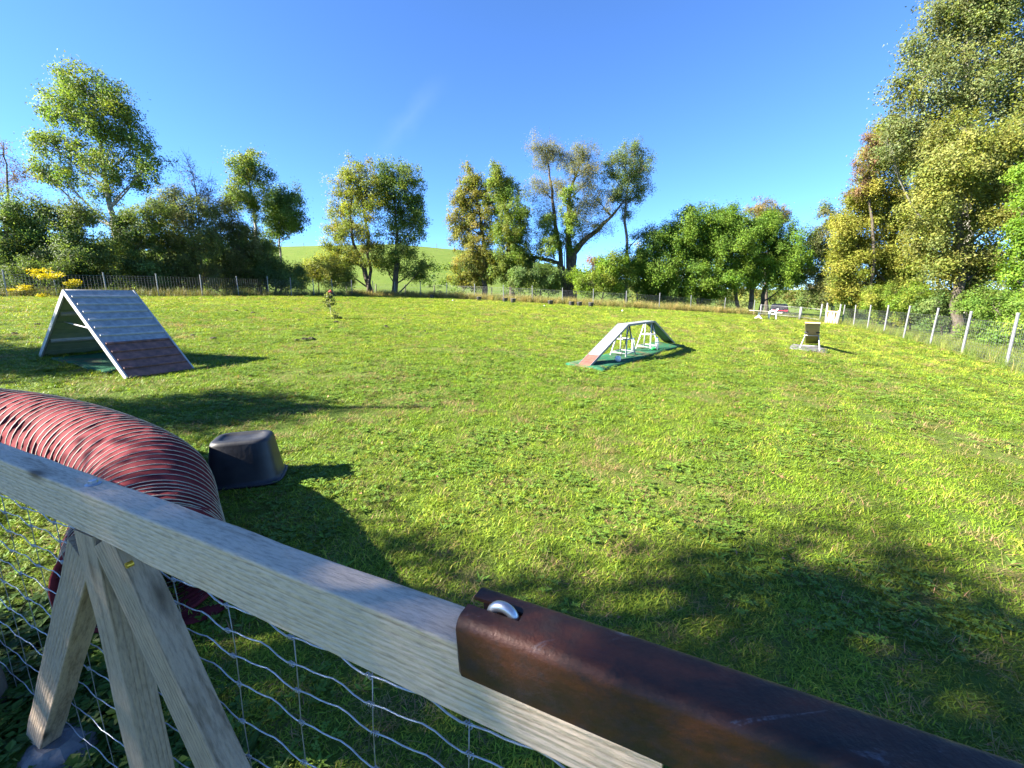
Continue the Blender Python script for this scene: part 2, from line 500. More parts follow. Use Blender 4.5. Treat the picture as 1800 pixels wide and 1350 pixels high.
def tree_w(name, label, cat, trunks, lobes, leaf, pal, dens=1.0, bark='bark', seed=0, twig_r=.018, group=None,
           limb_r=.3, clump=.85, droop=0, hollow=.5, aspect=.55, limbs=True, clump_fill=1.0, extra_limbs=(), bare=0):
    """trunks: list of [(Vector, radius), ...]; lobes: (Vector, rx, ry, rz)"""
    rng = np.random.default_rng(seed + 1000)
    base = trunks[0][0][0]
    root = empty(name, base, label, cat, group)
    g = G()
    tpts = []
    for tr in trunks:
        P = [p for p, _ in tr]; R = [r for _, r in tr]
        # resample with a little wander
        path = []; rad = []
        for i in range(len(P) - 1):
            m = 4
            for j in range(m):
                t = j / m
                w = Vector(rng.normal(size=3) * .035 * (P[i + 1] - P[i]).length * (1 if j else 0) * .5)
                path.append(P[i].lerp(P[i + 1], t) + w); rad.append(R[i] + (R[i + 1] - R[i]) * t)
        path.append(P[-1]); rad.append(R[-1])
        rad[0] *= 1.35
        g.tube(path, rad, 9)
        tpts += list(zip(path, rad))
    for el in extra_limbs:
        g.tube([p for p, _ in el], [r for _, r in el], 7); tpts += el
    lg = g
    P, T, clumps = crown_leaves(lobes, leaf, dens, pal, rng, clump, droop, hollow, aspect, clump_fill)
    if limbs:
        for (c, cc) in clumps:
            cv = Vector(c)
            best = None
            for p, r in tpts:
                hd = math.hypot(p.x - cv.x, p.y - cv.y); dz = cv.z - p.z
                cost = hd + abs(dz - .9 * hd) + (3 if dz < 0 else 0)
                if best is None or cost < best[0]: best = (cost, p, r)
            _, p, r = best
            mid = p.lerp(cv, .5) + Vector((0, 0, -.12 * (cv - p).length)) + Vector(rng.normal(size=3) * .06 * (cv - p).length)
            r0 = max(twig_r * 1.6, min(r * .55, limb_r * .35))
            path = bez(p, mid, cv, 6)
            lg.tube(path, [r0 + (twig_r - r0) * i / 5 for i in range(6)], 6, False)
            for q in cc:
                q = Vector(q); m2 = cv.lerp(q, .5) + Vector(rng.normal(size=3) * .12 * (q - cv).length)
                a = path[rng.integers(3, 6)]
                lg.tube(bez(a, m2, q, 4), [twig_r, twig_r * .8, twig_r * .6, twig_r * .3], 4, False)
                for _ in range(bare):
                    e = q + Vector(rng.normal(size=3) * .45 + np.array([0, 0, .35]))
                    lg.tube([m2.lerp(q, .6), q.lerp(e, .6) , e], [twig_r * .5, twig_r * .35, twig_r * .18], 3, False)
    lg.build('trunk', bark, root, True)
    quads_mesh('crown', P, T, 'leaf', root)
    return root

def tree(name, label, cat, Y, trunk, lobes, leaf, pal, depth=.85, spread=.0, **kw):
    """trunk: one or more lists of (px, py, radius_m[, dY]) ; the first point stands on the land. lobes: (px, py, rx_px[, ry_px[, dY]])"""
    if not isinstance(trunk[0], list): trunk = [trunk]
    seed = kw.get('seed', 0); rng = random.Random(seed + 5)
    trs = []
    for tr in trunk:
        L = []
        for i, t in enumerate(tr):
            dy = t[3] if len(t) > 3 else 0
            p = W(t[0], t[1], Y + dy)
            if i == 0: p.z = gz(p.x, p.y) - .15
            L.append((p, t[2]))
        trs.append(L)
    lb = []
    for l in lobes:
        px, py, rx = l[:3]; ry = l[3] if len(l) > 3 else rx
        dy = l[4] if len(l) > 4 else rng.uniform(-.5, .5) * rx * Y / FPX
        YY = Y + dy
        p = W(px, py, YY); k = YY / FPX * .97
        lb.append((p, rx * k, (rx + ry) / 2 * k * depth, ry * k))
    ex = kw.pop('limb_px', ())
    exl = []
    for el in ex:
        exl.append([(W(a[0], a[1], Y + (a[3] if len(a) > 3 else 0)), a[2]) for a in el])
    return tree_w(name, label, cat, trs, lb, leaf, pal, extra_limbs=exl, **kw)

# palettes (base colours of leaves)
ASH = [(.060, .105, .022), (.085, .125, .022), (.11, .13, .025), (.045, .085, .025)]
ASH_Y = [(.10, .135, .022), (.14, .155, .024), (.075, .115, .022), (.17, .145, .028)]
DARK = [(.032, .055, .016), (.045, .07, .018), (.028, .045, .018), (.06, .075, .02)]
OLIVE = [(.085, .092, .032), (.10, .09, .04), (.07, .085, .03), (.12, .105, .045)]
IVY = [(.10, .125, .02), (.075, .12, .02), (.16, .15, .03), (.05, .09, .018)]
AUTUMN = [(.16, .135, .028), (.13, .115, .025), (.11, .12, .022), (.18, .115, .035)]
GREEN = [(.055, .125, .014), (.075, .15, .016), (.04, .10, .016), (.095, .165, .018)]
BRIGHT = [(.10, .18, .012), (.12, .20, .014), (.075, .15, .014)]
SILVER = [(.105, .125, .062), (.085, .115, .045), (.13, .145, .085), (.09, .11, .035)]
YELLOW = [(.17, .155, .026), (.145, .145, .024), (.20, .16, .03), (.12, .13, .022)]
BROWN = [(.17, .12, .045), (.155, .125, .035), (.13, .115, .03), (.19, .13, .055)]

def lift(pal, k): return [tuple(c * k for c in q_) for q_ in pal]
ASH = lift(ASH, 1.35); ASH_Y = lift(ASH_Y, 1.2); DARK = lift(DARK, 2.3); IVY = lift(IVY, 1.35); GREEN = lift([(.072, .130, .016), (.095, .155, .018), (.052, .105, .018), (.115, .17, .02)], 1.25); SILVER = lift(SILVER, 1.3); OLIVE = lift(OLIVE, 1.25)
YELLOW = lift([(.16, .155, .024), (.14, .145, .022), (.19, .16, .028), (.115, .13, .02)], 1.3); BROWN = lift([(.13, .125, .032), (.14, .135, .028), (.11, .125, .024), (.16, .13, .04)], 1.35); AUTUMN = lift(AUTUMN, 1.2)

# --- left: tall ash trees and the dark hedge behind the left fence
tree('ash_tree', 'tall airy ash tree with a pale slender trunk rising above the dark hedge', 'tree', 36,
     [(214, 500, .24), (200, 400, .2), (188, 330, .16), (178, 270, .12), (165, 200, .07), (150, 150, .03)],
     [(128, 150, 34, 30), (165, 165, 38, 32), (200, 180, 32, 30), (95, 185, 34, 26), (140, 210, 46, 32), (200, 225, 42, 34), (85, 250, 30, 24),
      (130, 265, 40, 26), (190, 280, 40, 26), (235, 250, 34, 28), (262, 285, 32, 24), (105, 310, 40, 22), (240, 315, 36, 20), (180, 330, 34, 20), (75, 300, 24, 20)],
     .21, ASH, dens=.62, bark='bark_pale', seed=1, clump=.8, hollow=.35)
tree('ash_tree', 'smaller green ash tree leaning above the right end of the dark hedge', 'tree', 42,
     [(455, 500, .16), (450, 400, .13), (440, 330, .08), (432, 290, .04)],
     [(432, 278, 24, 22), (425, 312, 30, 22), (450, 310, 26, 22), (440, 345, 38, 24), (462, 370, 26, 20), (415, 345, 20, 18)],
     .2, ASH, dens=.75, bark='bark_pale', seed=2, hollow=.3)
tree('ash_tree', 'small round-crowned ash tree on a thin bare stem beside the hillside', 'tree', 44,
     [(492, 500, .10), (493, 440, .09), (492, 390, .06), (495, 350, .03)],
     [(500, 345, 24, 22), (485, 362, 24, 22), (515, 368, 24, 22), (500, 388, 32, 24), (520, 395, 18, 18), (483, 405, 22, 16)],
     .2, ASH[:2] + DARK[:1], dens=.9, bark='bark_pale', seed=3, hollow=.3)
for i, (lab, Y, tr, lb, pal, dn, br) in enumerate([
    ('dark bramble-grown thicket at the end of the hedge beside the goldenrod', 30, (20, 520), [(10, 410, 46, 40), (45, 380, 40, 30), (60, 440, 46, 34), (5, 460, 40, 30)], DARK, 1.0, 0),
    ('dark green hedge shrub rising just above the ridge of the ramp', 31, (120, 515), [(105, 400, 44, 34), (150, 440, 50, 36), (100, 455, 46, 34), (140, 385, 34, 26)], DARK + OLIVE[:1], 1.0, 0),
    ('dark shrub filling the hedge round the foot of the pale ash trunk', 34, (230, 515), [(220, 400, 34, 30), (250, 430, 46, 36), (195, 450, 40, 34), (255, 470, 42, 26), (270, 380, 32, 26)], DARK, 1.0, 0),
    ('olive grey hawthorn with crossing bare limbs in the middle of the hedge', 36, (320, 515), [(300, 365, 38, 30), (340, 380, 36, 28), (300, 420, 46, 34), (345, 430, 44, 34), (320, 465, 46, 26)], DARK + OLIVE, .8, 1),
    ('brownish sparse hedge shrub under the smaller leaning ash tree', 39, (400, 515), [(385, 375, 34, 26), (375, 420, 40, 32), (420, 410, 36, 30), (400, 460, 44, 28), (430, 450, 34, 28)], OLIVE + DARK[:2], .75, 1),
    ('dark low shrub sloping down to the foot of the thin-stemmed ash tree', 41, (470, 515), [(455, 440, 34, 28), (475, 470, 38, 24), (440, 475, 36, 22)], DARK, 1.0, 0)]):
    lb = lb + [(x_, 487, 34, 24) for x_ in (tr[0] - 45, tr[0], tr[0] + 40)]
    tree('hedge_shrub', lab, 'shrub', Y, [[(tr[0], tr[1], .12), (tr[0] - 6, tr[1] - 60, .08), (lb[0][0], lb[0][1], .03)],
                                          [(tr[0] + 12, tr[1], .09), (tr[0] + 22, tr[1] - 50, .07), (lb[2][0], lb[2][1], .03)]],
         lb, .17, pal, dens=dn, seed=20 + i, bark='bark_grey' if br else 'bark', group='shrubs of the left hedge', bare=br, clump=.75, hollow=.3)
tree('bare_tree', 'leafless twiggy tree with reddish tips at the far end of the hedge', 'tree', 32,
     [(8, 510, .13), (14, 380, .09), (12, 300, .05), (6, 250, .025)],
     [(5, 270, 26, 26), (25, 310, 30, 26), (0, 330, 30, 26), (45, 350, 24, 20)], .13, [(.13, .085, .05), (.10, .08, .05)], dens=.10, bark='bark_grey', seed=31, bare=5, hollow=.2)
tree('bare_tree', 'grey leafless tree with fine twigs between the two ash trees', 'tree', 38,
     [(352, 510, .10), (350, 400, .07), (345, 340, .04), (338, 300, .02)],
     [(335, 300, 24, 24), (350, 340, 30, 24), (375, 345, 24, 22), (325, 345, 22, 20)], .13, [(.14, .11, .07), (.11, .10, .06)], dens=.08, bark='bark_grey', seed=32, bare=5, hollow=.2)
tree('bramble_bush', 'pale green bush lit by the sun behind the goldenrod flowers', 'bush', 27.5,
     [(30, 520, .05), (32, 480, .03)], [(15, 470, 38, 26), (55, 490, 36, 24), (95, 480, 30, 22), (20, 500, 34, 18)], .13, [(.09, .13, .035), (.07, .11, .03), (.05, .08, .025)], dens=.8, seed=33, clump=.6)

# --- middle: trees behind the back fence
tree('sunlit_bush', 'low sunlit bush under the hillside left of the twin ash trees', 'bush', 47,
     [(560, 512, .07), (560, 480, .04)], [(540, 478, 30, 20), (575, 470, 34, 24), (600, 485, 30, 20), (520, 492, 26, 16)], .19, ASH_Y + DARK[:1], dens=.9, seed=34)
tree('ash_tree', 'yellow-green ash forking low, the left one of the pair before the hillside', 'tree', 50,
     [[(652, 510, .32), (640, 470, .26), (622, 430, .16), (615, 380, .1), (622, 330, .05)], [(645, 490, .2), (648, 420, .15), (640, 370, .1), (632, 310, .04)]],
     [(628, 300, 32, 24), (612, 330, 34, 26), (645, 335, 32, 26), (600, 370, 28, 24), (635, 365, 34, 22), (593, 400, 30, 20), (590, 430, 22, 20), (622, 410, 34, 22), (620, 450, 38, 22), (600, 470, 26, 18), (650, 440, 26, 22)],
     .22, ASH_Y, dens=.6, bark='bark', seed=4, hollow=.3)
tree('ash_tree', 'green ash with an upright dark trunk, the right one of the pair before the hillside', 'tree', 51,
     [(692, 512, .36), (697, 470, .3), (698, 420, .16), (695, 370, .1), (692, 310, .05)],
     [(690, 305, 30, 24), (718, 315, 26, 24), (672, 325, 28, 24), (700, 340, 36, 24), (725, 350, 26, 24), (680, 365, 32, 22), (715, 385, 36, 22), (738, 385, 22, 18), (690, 410, 36, 20), (730, 415, 26, 16), (710, 445, 34, 20), (680, 470, 34, 22), (725, 475, 26, 20), (745, 465, 14, 12)],
     .22, ASH + ASH_Y[:1], dens=.62, bark='bark', seed=5, hollow=.3)
tree('ivy_clad_tree', 'ragged tree wrapped in ivy turning yellow and rust, right of the open hillside', 'tree', 49,
     [(850, 512, .3), (852, 450, .24), (845, 380, .16), (832, 320, .07)],
     [(828, 315, 22, 26), (815, 350, 26, 26), (845, 345, 26, 30), (812, 385, 26, 24), (850, 395, 28, 30), (815, 420, 26, 22), (845, 440, 32, 26), (825, 465, 34, 24), (855, 480, 34, 22), (800, 395, 14, 18), (820, 492, 28, 14)],
     .21, IVY + AUTUMN, dens=.85, seed=6, clump=.7, hollow=.25)
tree('ivy_clad_tree', 'leaning tree hung with a thick green curtain of ivy beside the old willow', 'tree', 48,
     [(900, 512, .3), (895, 440, .24), (888, 370, .16), (872, 300, .06)],
     [(872, 308, 20, 22), (888, 330, 26, 24), (875, 355, 24, 26), (905, 370, 28, 30), (885, 400, 30, 28), (915, 410, 22, 26), (895, 440, 34, 26), (915, 455, 28, 24), (890, 475, 36, 22), (925, 480, 26, 18)],
     .21, IVY + GREEN[:1], dens=.95, seed=7, clump=.7, hollow=.25, droop=.5)
tree('old_willow', 'old many-limbed willow with thin grey foliage and a dark forked trunk', 'tree', 49,
     [[(1003, 515, .62), (1005, 470, .5), (1008, 445, .42), (1025, 425, .3), (1055, 400, .22), (1082, 372, .12), (1098, 350, .06)],
      [(1003, 500, .45), (1000, 440, .34), (998, 390, .26), (1002, 340, .18), (1015, 300, .1), (1025, 280, .05)],
      [(1000, 495, .35), (982, 462, .26), (955, 455, .2), (935, 452, .14)],
      [(1000, 480, .35), (985, 440, .24), (975, 380, .18), (968, 320, .13), (962, 280, .06)]],
     [(950, 258, 24, 16), (975, 265, 26, 18), (960, 285, 26, 16), (1000, 275, 24, 18), (1025, 268, 26, 18), (1035, 290, 24, 18), (1010, 300, 28, 18), (1030, 320, 24, 16),
      (955, 330, 28, 22), (990, 330, 24, 20), (1045, 345, 28, 22), (1020, 370, 32, 20), (1060, 365, 22, 18), (1050, 395, 30, 18), (965, 370, 22, 18), (1030, 410, 22, 14), (955, 400, 20, 18)],
     .17, lift(OLIVE + [(.11, .12, .045), (.12, .12, .065)], 1.3), dens=.32, seed=8, aspect=.35, bark='bark', bare=2, hollow=.2)
tree('ivy_column', 'bright green ivy climbing the middle limb of the old willow', 'climber', 47.5,
     [(996, 512, .06), (992, 450, .05), (998, 400, .04), (1003, 350, .03)],
     [(1003, 345, 15, 18), (1000, 375, 15, 20), (1002, 402, 17, 18), (998, 428, 15, 14), (968, 420, 20, 18), (960, 440, 24, 14), (962, 395, 14, 16)], .2, BRIGHT[:1] + IVY + GREEN[:2], dens=.9, seed=9, clump=.6)
tree('slender_tree', 'slender tree with one bare dark trunk and a tufted crown beside the willow', 'tree', 50,
     [(1103, 512, .2), (1102, 440, .17), (1098, 390, .14), (1100, 350, .11), (1108, 310, .06), (1115, 280, .03)],
     [(1112, 272, 24, 20), (1090, 285, 24, 18), (1130, 295, 20, 20), (1068, 300, 22, 18), (1105, 310, 32, 20), (1085, 330, 26, 18), (1125, 335, 20, 18), (1112, 350, 24, 16), (1130, 410, 26, 12), (1100, 375, 12, 14)],
     .18, OLIVE[:1] + SILVER[:2] + ASH[:2], dens=.55, bark='bark_grey', seed=10, hollow=.25)
for i, (lab, Y, tr, lb, pal, dn) in enumerate([
    ('dark shrub below the sagging limb of the old willow', 47, (950, 512), [(940, 480, 34, 22), (970, 490, 32, 20), (915, 492, 26, 18)], DARK + ASH[:1], 1.0),
    ('yellow-green sapling growth standing right of the willow trunk', 45, (1060, 515), [(1050, 480, 36, 24), (1078, 462, 26, 24), (1035, 500, 34, 20), (1085, 495, 34, 24)], BRIGHT + ASH_Y[:2], .9),
    ('shadowy evergreen shrub joining the slender tree to the round green maple', 50, (1120, 515), [(1110, 465, 30, 24), (1138, 450, 26, 24), (1125, 485, 30, 22), (1150, 420, 16, 14)], GREEN + DARK[:1], 1.0),
    ('small reddish shrub in the gap behind the willow limb', 55, (1042, 500), [(1042, 462, 16, 14)], [(.16, .075, .045), (.14, .09, .05)], .5)]):
    tree('boundary_shrub', lab, 'shrub', Y, [(tr[0], tr[1], .08), (tr[0], tr[1] - 30, .05), (lb[0][0], lb[0][1], .03)], lb, .2, pal, dens=dn, seed=40 + i, group='shrubs behind the back fence', hollow=.3)
tree('field_maple', 'broad dome of dense bright green field maple behind the back fence', 'tree', 51,
     [[(1300, 555, .22), (1290, 500, .18), (1260, 440, .1)], [(1318, 555, .3), (1322, 500, .24), (1335, 440, .1)], [(1336, 556, .25), (1345, 505, .2), (1380, 460, .08)], [(1230, 550, .16), (1222, 500, .12), (1200, 440, .07)]],
     [(1215, 395, 40, 28), (1260, 392, 44, 28), (1310, 400, 46, 30), (1355, 405, 38, 30), (1180, 430, 44, 32), (1230, 430, 50, 34), (1290, 440, 50, 34), (1345, 445, 46, 32), (1385, 445, 34, 36),
      (1160, 475, 38, 30), (1205, 480, 44, 32), (1260, 485, 44, 28), (1310, 480, 42, 26), (1365, 485, 40, 24), (1398, 480, 24, 24), (1150, 510, 30, 20), (1190, 515, 36, 18), (1240, 515, 30, 14), (1215, 375, 14, 16)],
     .22, GREEN, dens=.95, seed=11, clump=1.0, hollow=.35, clump_fill=1.35)
tree('golden_topped_tree', 'golden brown tree crown showing above the green maple dome', 'tree', 60,
     [(1350, 540, .25), (1350, 440, .15), (1348, 385, .06)], [(1335, 368, 24, 16), (1355, 372, 26, 18), (1372, 382, 20, 16), (1345, 390, 30, 16)], .2, AUTUMN + OLIVE[:1], dens=.6, seed=12)

# --- right: the wall of trees behind the right fence
tree('olive_tree', 'olive green tree in the gap between the maple dome and the yellow wood', 'tree', 50,
     [(1462, 560, .22), (1465, 480, .16), (1466, 410, .1), (1458, 370, .05)],
     [(1452, 372, 18, 16), (1462, 395, 20, 16), (1440, 420, 24, 22), (1465, 440, 26, 26), (1440, 460, 30, 26), (1435, 495, 28, 24), (1465, 490, 28, 26), (1420, 430, 16, 18), (1450, 520, 30, 20)], .2, OLIVE + ASH[:2], dens=.75, seed=13, bark='bark_pale')
tree('poplar_tree', 'tallest poplar with silvery flickering leaves towering over the right fence', 'tree', 25,
     [(1705, 560, .34), (1702, 400, .28), (1700, 200, .2), (1705, 60, .12), (1710, -60, .06)],
     [(1650, 35, 30, 32), (1690, 10, 46, 40), (1740, 30, 46, 40), (1790, 10, 46, 40), (1625, 90, 34, 30), (1680, 90, 44, 36), (1740, 100, 48, 36), (1800, 90, 44, 38), (1600, 150, 32, 28), (1650, 155, 42, 34), (1710, 165, 44, 36),
      (1775, 170, 48, 36), (1582, 210, 26, 24), (1630, 220, 40, 34), (1690, 235, 46, 34), (1760, 240, 46, 34), (1745, -40, 50, 36), (1820, 180, 40, 40), (1700, 280, 46, 34), (1640, 270, 40, 30), (1600, 260, 36, 28), (1660, 330, 44, 32), (1720, 340, 46, 32), (1790, 290, 46, 36), (1560, 255, 26, 24)],
     .135, SILVER + OLIVE[:1] + YELLOW[1:2] + ASH_Y[:1], dens=.5, seed=14, clump=.75, hollow=.25, clump_fill=1.5, bark='bark_pale', aspect=.75)
tree('yellowing_tree', 'broad yellowing tree with a rusty pink tip behind the wooden pallet gate', 'tree', 34,
     [(1578, 560, .28), (1575, 450, .22), (1560, 360, .14), (1545, 300, .06)],
     [(1530, 285, 20, 26), (1562, 262, 24, 34), (1605, 262, 24, 34), (1600, 290, 36, 28), (1540, 330, 36, 26), (1590, 340, 42, 30), (1512, 350, 24, 20), (1520, 385, 36, 26), (1575, 395, 46, 30), (1625, 380, 40, 30), (1500, 425, 30, 26), (1545, 440, 42, 30), (1600, 450, 46, 30), (1500, 470, 30, 26), (1550, 490, 42, 26), (1510, 510, 30, 18), (1480, 400, 24, 26), (1484, 450, 24, 26), (1480, 500, 26, 22), (1600, 500, 40, 24), (1555, 240, 26, 22)],
     .165, YELLOW[:3] + ASH_Y + GREEN[:1], dens=.9, seed=15, clump=.9, clump_fill=1.3, hollow=.3)
tree('rust_tipped_tree', 'small pinkish brown crown poking out left of the poplar', 'tree', 33,
     [(1540, 560, .14), (1535, 420, .1), (1528, 300, .04)], [(1525, 282, 18, 16), (1518, 310, 18, 16), (1512, 335, 16, 14), (1545, 258, 18, 12), (1525, 245, 12, 12)], .15, [(.17, .10, .06), (.15, .115, .05)], dens=.55, seed=16, clump=.5)
tree('brown_hornbeam', 'brown and yellow hornbeam making the middle of the right-hand wood', 'tree', 22,
     [(1690, 570, .26), (1688, 460, .2), (1680, 360, .12), (1675, 290, .06)],
     [(1648, 262, 22, 34), (1700, 235, 24, 40), (1752, 262, 24, 38), (1790, 240, 24, 40), (1650, 310, 38, 34), (1700, 305, 40, 40), (1750, 320, 42, 38), (1640, 360, 40, 32), (1690, 375, 48, 34), (1745, 390, 46, 34), (1640, 420, 40, 30), (1690, 440, 48, 32), (1745, 455, 44, 30), (1650, 475, 40, 26), (1705, 495, 44, 24), (1790, 330, 40, 34), (1790, 400, 40, 34)],
     .15, BROWN[:1] + YELLOW[:3] + SILVER[:2] + ASH_Y[:3], dens=.7, seed=17, clump=.8, clump_fill=1.4, hollow=.3)
tree('linden_tree', 'fresh green tree at the near end of the right fence', 'tree', 19,
     [(1845, 590, .2), (1840, 450, .16), (1830, 340, .08)],
     [(1805, 300, 26, 28), (1830, 330, 40, 36), (1800, 370, 24, 30), (1835, 410, 44, 36), (1795, 430, 24, 28), (1830, 480, 50, 34), (1785, 490, 30, 26), (1800, 530, 40, 22), (1850, 540, 46, 26)],
     .15, BRIGHT + GREEN, dens=.75, seed=18, clump=.55, hollow=.3)
for i, (lab, Y, tx, lb, pal) in enumerate([
    ('low green shrub behind the fence next to the pallet gate', 35, 1500, [(1492, 525, 22, 18), (1515, 515, 24, 20), (1500, 545, 22, 14)], GREEN + OLIVE[:1]),
    ('rounded shrub with yellow leaf tips behind the fence under the yellowing tree', 29.5, 1540, [(1532, 528, 24, 20), (1556, 520, 24, 22), (1545, 548, 24, 16)], GREEN + YELLOW[:2]),
    ('leafy vine-grown shrub leaning through the middle of the right fence', 24.5, 1600, [(1588, 530, 26, 22), (1615, 520, 26, 24), (1600, 556, 26, 18), (1580, 560, 16, 12)], BRIGHT[:1] + GREEN[:2] + YELLOW[:1]),
    ('dark evergreen shrub behind the fence between vine and hornbeam', 22.5, 1655, [(1640, 535, 28, 24), (1672, 530, 28, 24), (1650, 565, 28, 18), (1680, 566, 24, 18)], GREEN[2:3] + DARK),
    ('mid green shrub rising between the netting and the poplar trunk', 20, 1712, [(1700, 540, 28, 26), (1728, 530, 28, 26), (1710, 580, 30, 20)], GREEN + OLIVE[:1]),
    ('wide dark shrub under the brown hornbeam at the right fence', 17.5, 1765, [(1752, 545, 30, 28), (1785, 550, 30, 28), (1765, 590, 34, 22), (1795, 595, 28, 20)], GREEN + DARK[:1]),
    ('yellow-green bush where the right fence leaves the lawn', 14.5, 1825, [(1815, 570, 34, 32), (1850, 560, 40, 34), (1825, 620, 36, 22)], BRIGHT[:1] + GREEN + YELLOW[:1])]):
    tree('fence_shrub', lab, 'shrub', Y, [(tx, 590, .05), (tx, 560, .04), (lb[0][0], lb[0][1], .02)], lb, .12, pal, dens=.85, seed=60 + i, group='shrubs behind the right fence', clump=.45, hollow=.3)

# --- woods in the distance, read as one mass
def woodland():
    rng = np.random.default_rng(909); P = []; T = []
    for x0, x1, Y0, y0, y1, pal in ((-60, 470, 50, 425, 505, DARK), (1120, 1900, 66, 452, 540, OLIVE + GREEN[:2] + YELLOW[:1]), (760, 1130, 60, 478, 510, DARK + ASH[:2])):
        lobes = []
        for px in range(x0, x1, 26):
            for py in range(y0, y1, 26):
                Y = Y0 + rng.uniform(-3, 6); c = W(px + rng.uniform(-10, 10), py + rng.uniform(-8, 8), Y); r = rng.uniform(15, 23) * Y / FPX
                lobes.append((c, r, r, r * .85))
        a, b, _ = crown_leaves(lobes, .42, .75, pal, rng, clump=1.1, hollow=.2, clump_fill=.4); P.append(a); T.append(b)
    o = quads_mesh('distant_wood', np.concatenate(P), np.concatenate(T), 'leaf'); tag(o, 'distant mixed wood closing the view behind the nearer trees', 'wood', kind='stuff')
woodland()

# --- trees standing left of the frame; their shade lies across the near lawn
def side_tree(label, x, y, lobes, pal, seed, leaf=.16, dens=.8):
    b = onground(x, y)
    tr = [(b - Vector((0, 0, .1)), .2), (b + Vector((.1, 0, 2)), .16), (b + Vector((0, .2, 4.5)), .1), (b + Vector((.1, .1, 6.5)), .04)]
    L = [(b + Vector((dx, dy, z)), r, r, r * .8) for dx, dy, z, r in lobes]
    tree_w('shade_tree', label, 'tree', [tr], L, leaf, pal, dens=dens, seed=seed, hollow=.3)
side_tree('broad tree outside the gate shading the red tunnel', -9.5, -.6, [(0, 0, 3.6, 1.0), (1.2, .8, 4.2, .8), (-1, -.6, 4.8, .9), (.3, 0, 5.6, .8), (1.0, -.8, 3.2, .9), (-.6, 1.1, 3.3, .9), (.2, -.9, 2.4, .9)], ASH, 71, dens=.32)
side_tree('tree outside the fence shading the ground left of the ramp', -16.8, 5.0, [(0, 0, 3.0, 1.6), (1.2, .8, 4.0, 1.4), (-1, -.6, 4.4, 1.5), (.3, .2, 5.3, 1.4), (0, 1.6, 3.2, 1.3)], DARK + ASH, 72)
side_tree('narrow tree by the gate shading a strip of lawn beyond the tub', -12.2, 2.7, [(0, 0, 3.9, .8), (.4, .3, 4.6, .8), (-.3, -.2, 5.3, .7)], ASH, 73)
side_tree('tall tree outside the gate casting its shade on the rail', -8.9, -1.6, [(0, .6, 5.7, 1.0), (-.6, .9, 6.5, 1.1), (.6, .2, 6.3, 1.0), (-1.2, 1.0, 5.6, .9)], ASH, 74, dens=.5)

# ------------------------------------------------------------------ wire fences round the field
def fence(label, pts, H=1.5, r=.036, rows=11, vstep=.15, lean=0.0, net_h=1.25, split_posts=True):
    root = empty('wire_fence', onground(pts[0][0], pts[0][1]), label, 'fence')
    rng = random.Random(len(pts))
    net = G()
    w = .0033
    for i, (x, y) in enumerate(pts):
        b = onground(x, y)
        top = b + Vector((rng.uniform(-.04, .04), rng.uniform(-.04, .04), H * rng.uniform(.97, 1.03)))
        g = G()
        # folded steel profile post: a tube with a cap lip
        g.tube([b - Vector((0, 0, .1)), b.lerp(top, .5), top], [r, r, r], 8)
        g.tube([top - Vector((0, 0, .05)), top + Vector((0, 0, .012))], [r * 1.12, r * 1.12], 8)
        g.build('post', 'galv', root, False)
        if i + 1 < len(pts):
            x2, y2 = pts[i + 1]; L = math.hypot(x2 - x, y2 - y); n = max(3, int(L / vstep))
            P = []
            for k in range(n + 1):
                t = k / n; xx = x + (x2 - x) * t; yy = y + (y2 - y) * t
                P.append(onground(xx, yy))
            for k in range(n):
                h = net_h * (1 + rng.uniform(-.01, .01))
                net.tube([P[k] + Vector((0, 0, .03)), P[k] + Vector((rng.uniform(-.01, .01), 0, h))], w, 3, False)
            for j in range(rows):
                z = .05 + (net_h - .05) * (j / (rows - 1)) ** 1.15
                net.tube([q + Vector((0, 0, z + rng.uniform(-.004, .004))) for q in P[::2] + [P[-1]]], w * (1.5 if j in (0, rows - 1) else 1), 3, False)
    o = net.build('wire_netting', 'wire', root)
    tag(o, kind='stuff')
    return root

def bearing(px, Y, py=505):
    r = ray(px, py); return (r.x / r.y * Y, Y)
LEFTP = [(-95, 24.5), (10, 25.2), (98, 26.2), (186, 27.5), (277, 28.8), (354, 30.6), (418, 32.7), (471, 34.8), (511, 36.8), (551, 38.6), (584, 40.4), (618, 42.8)]
BACKP = [(618, 42.8), (656, 44.4), (694, 44.6), (739, 44.4), (785, 43.6), (834, 42.4), (885, 41.4), (936, 40.4), (989, 40.0), (1044, 39.8), (1102, 39.6), (1161, 40.0), (1217, 41.2), (1277, 43.0), (1330, 43.0)]
RIGHTP = [(1838, 10.0), (1779, 12.0), (1695, 14.8), (1636, 17.8), (1587, 20.5), (1551, 23.2), (1521, 26.0), (1496, 29.8), (1475, 32.6)]
fence('grey wire mesh fence on steel posts running along the dark hedge', [bearing(*p) for p in LEFTP], net_h=1.3)
fence('wire mesh fence on steel posts in front of the ash pair, willow and maple', [bearing(*p) for p in BACKP[1:]], net_h=1.25)
fence('wire mesh fence with pale thick posts along the yellow wood', [bearing(p[0], p[1], 600) for p in RIGHTP], r=.036, net_h=1.2)

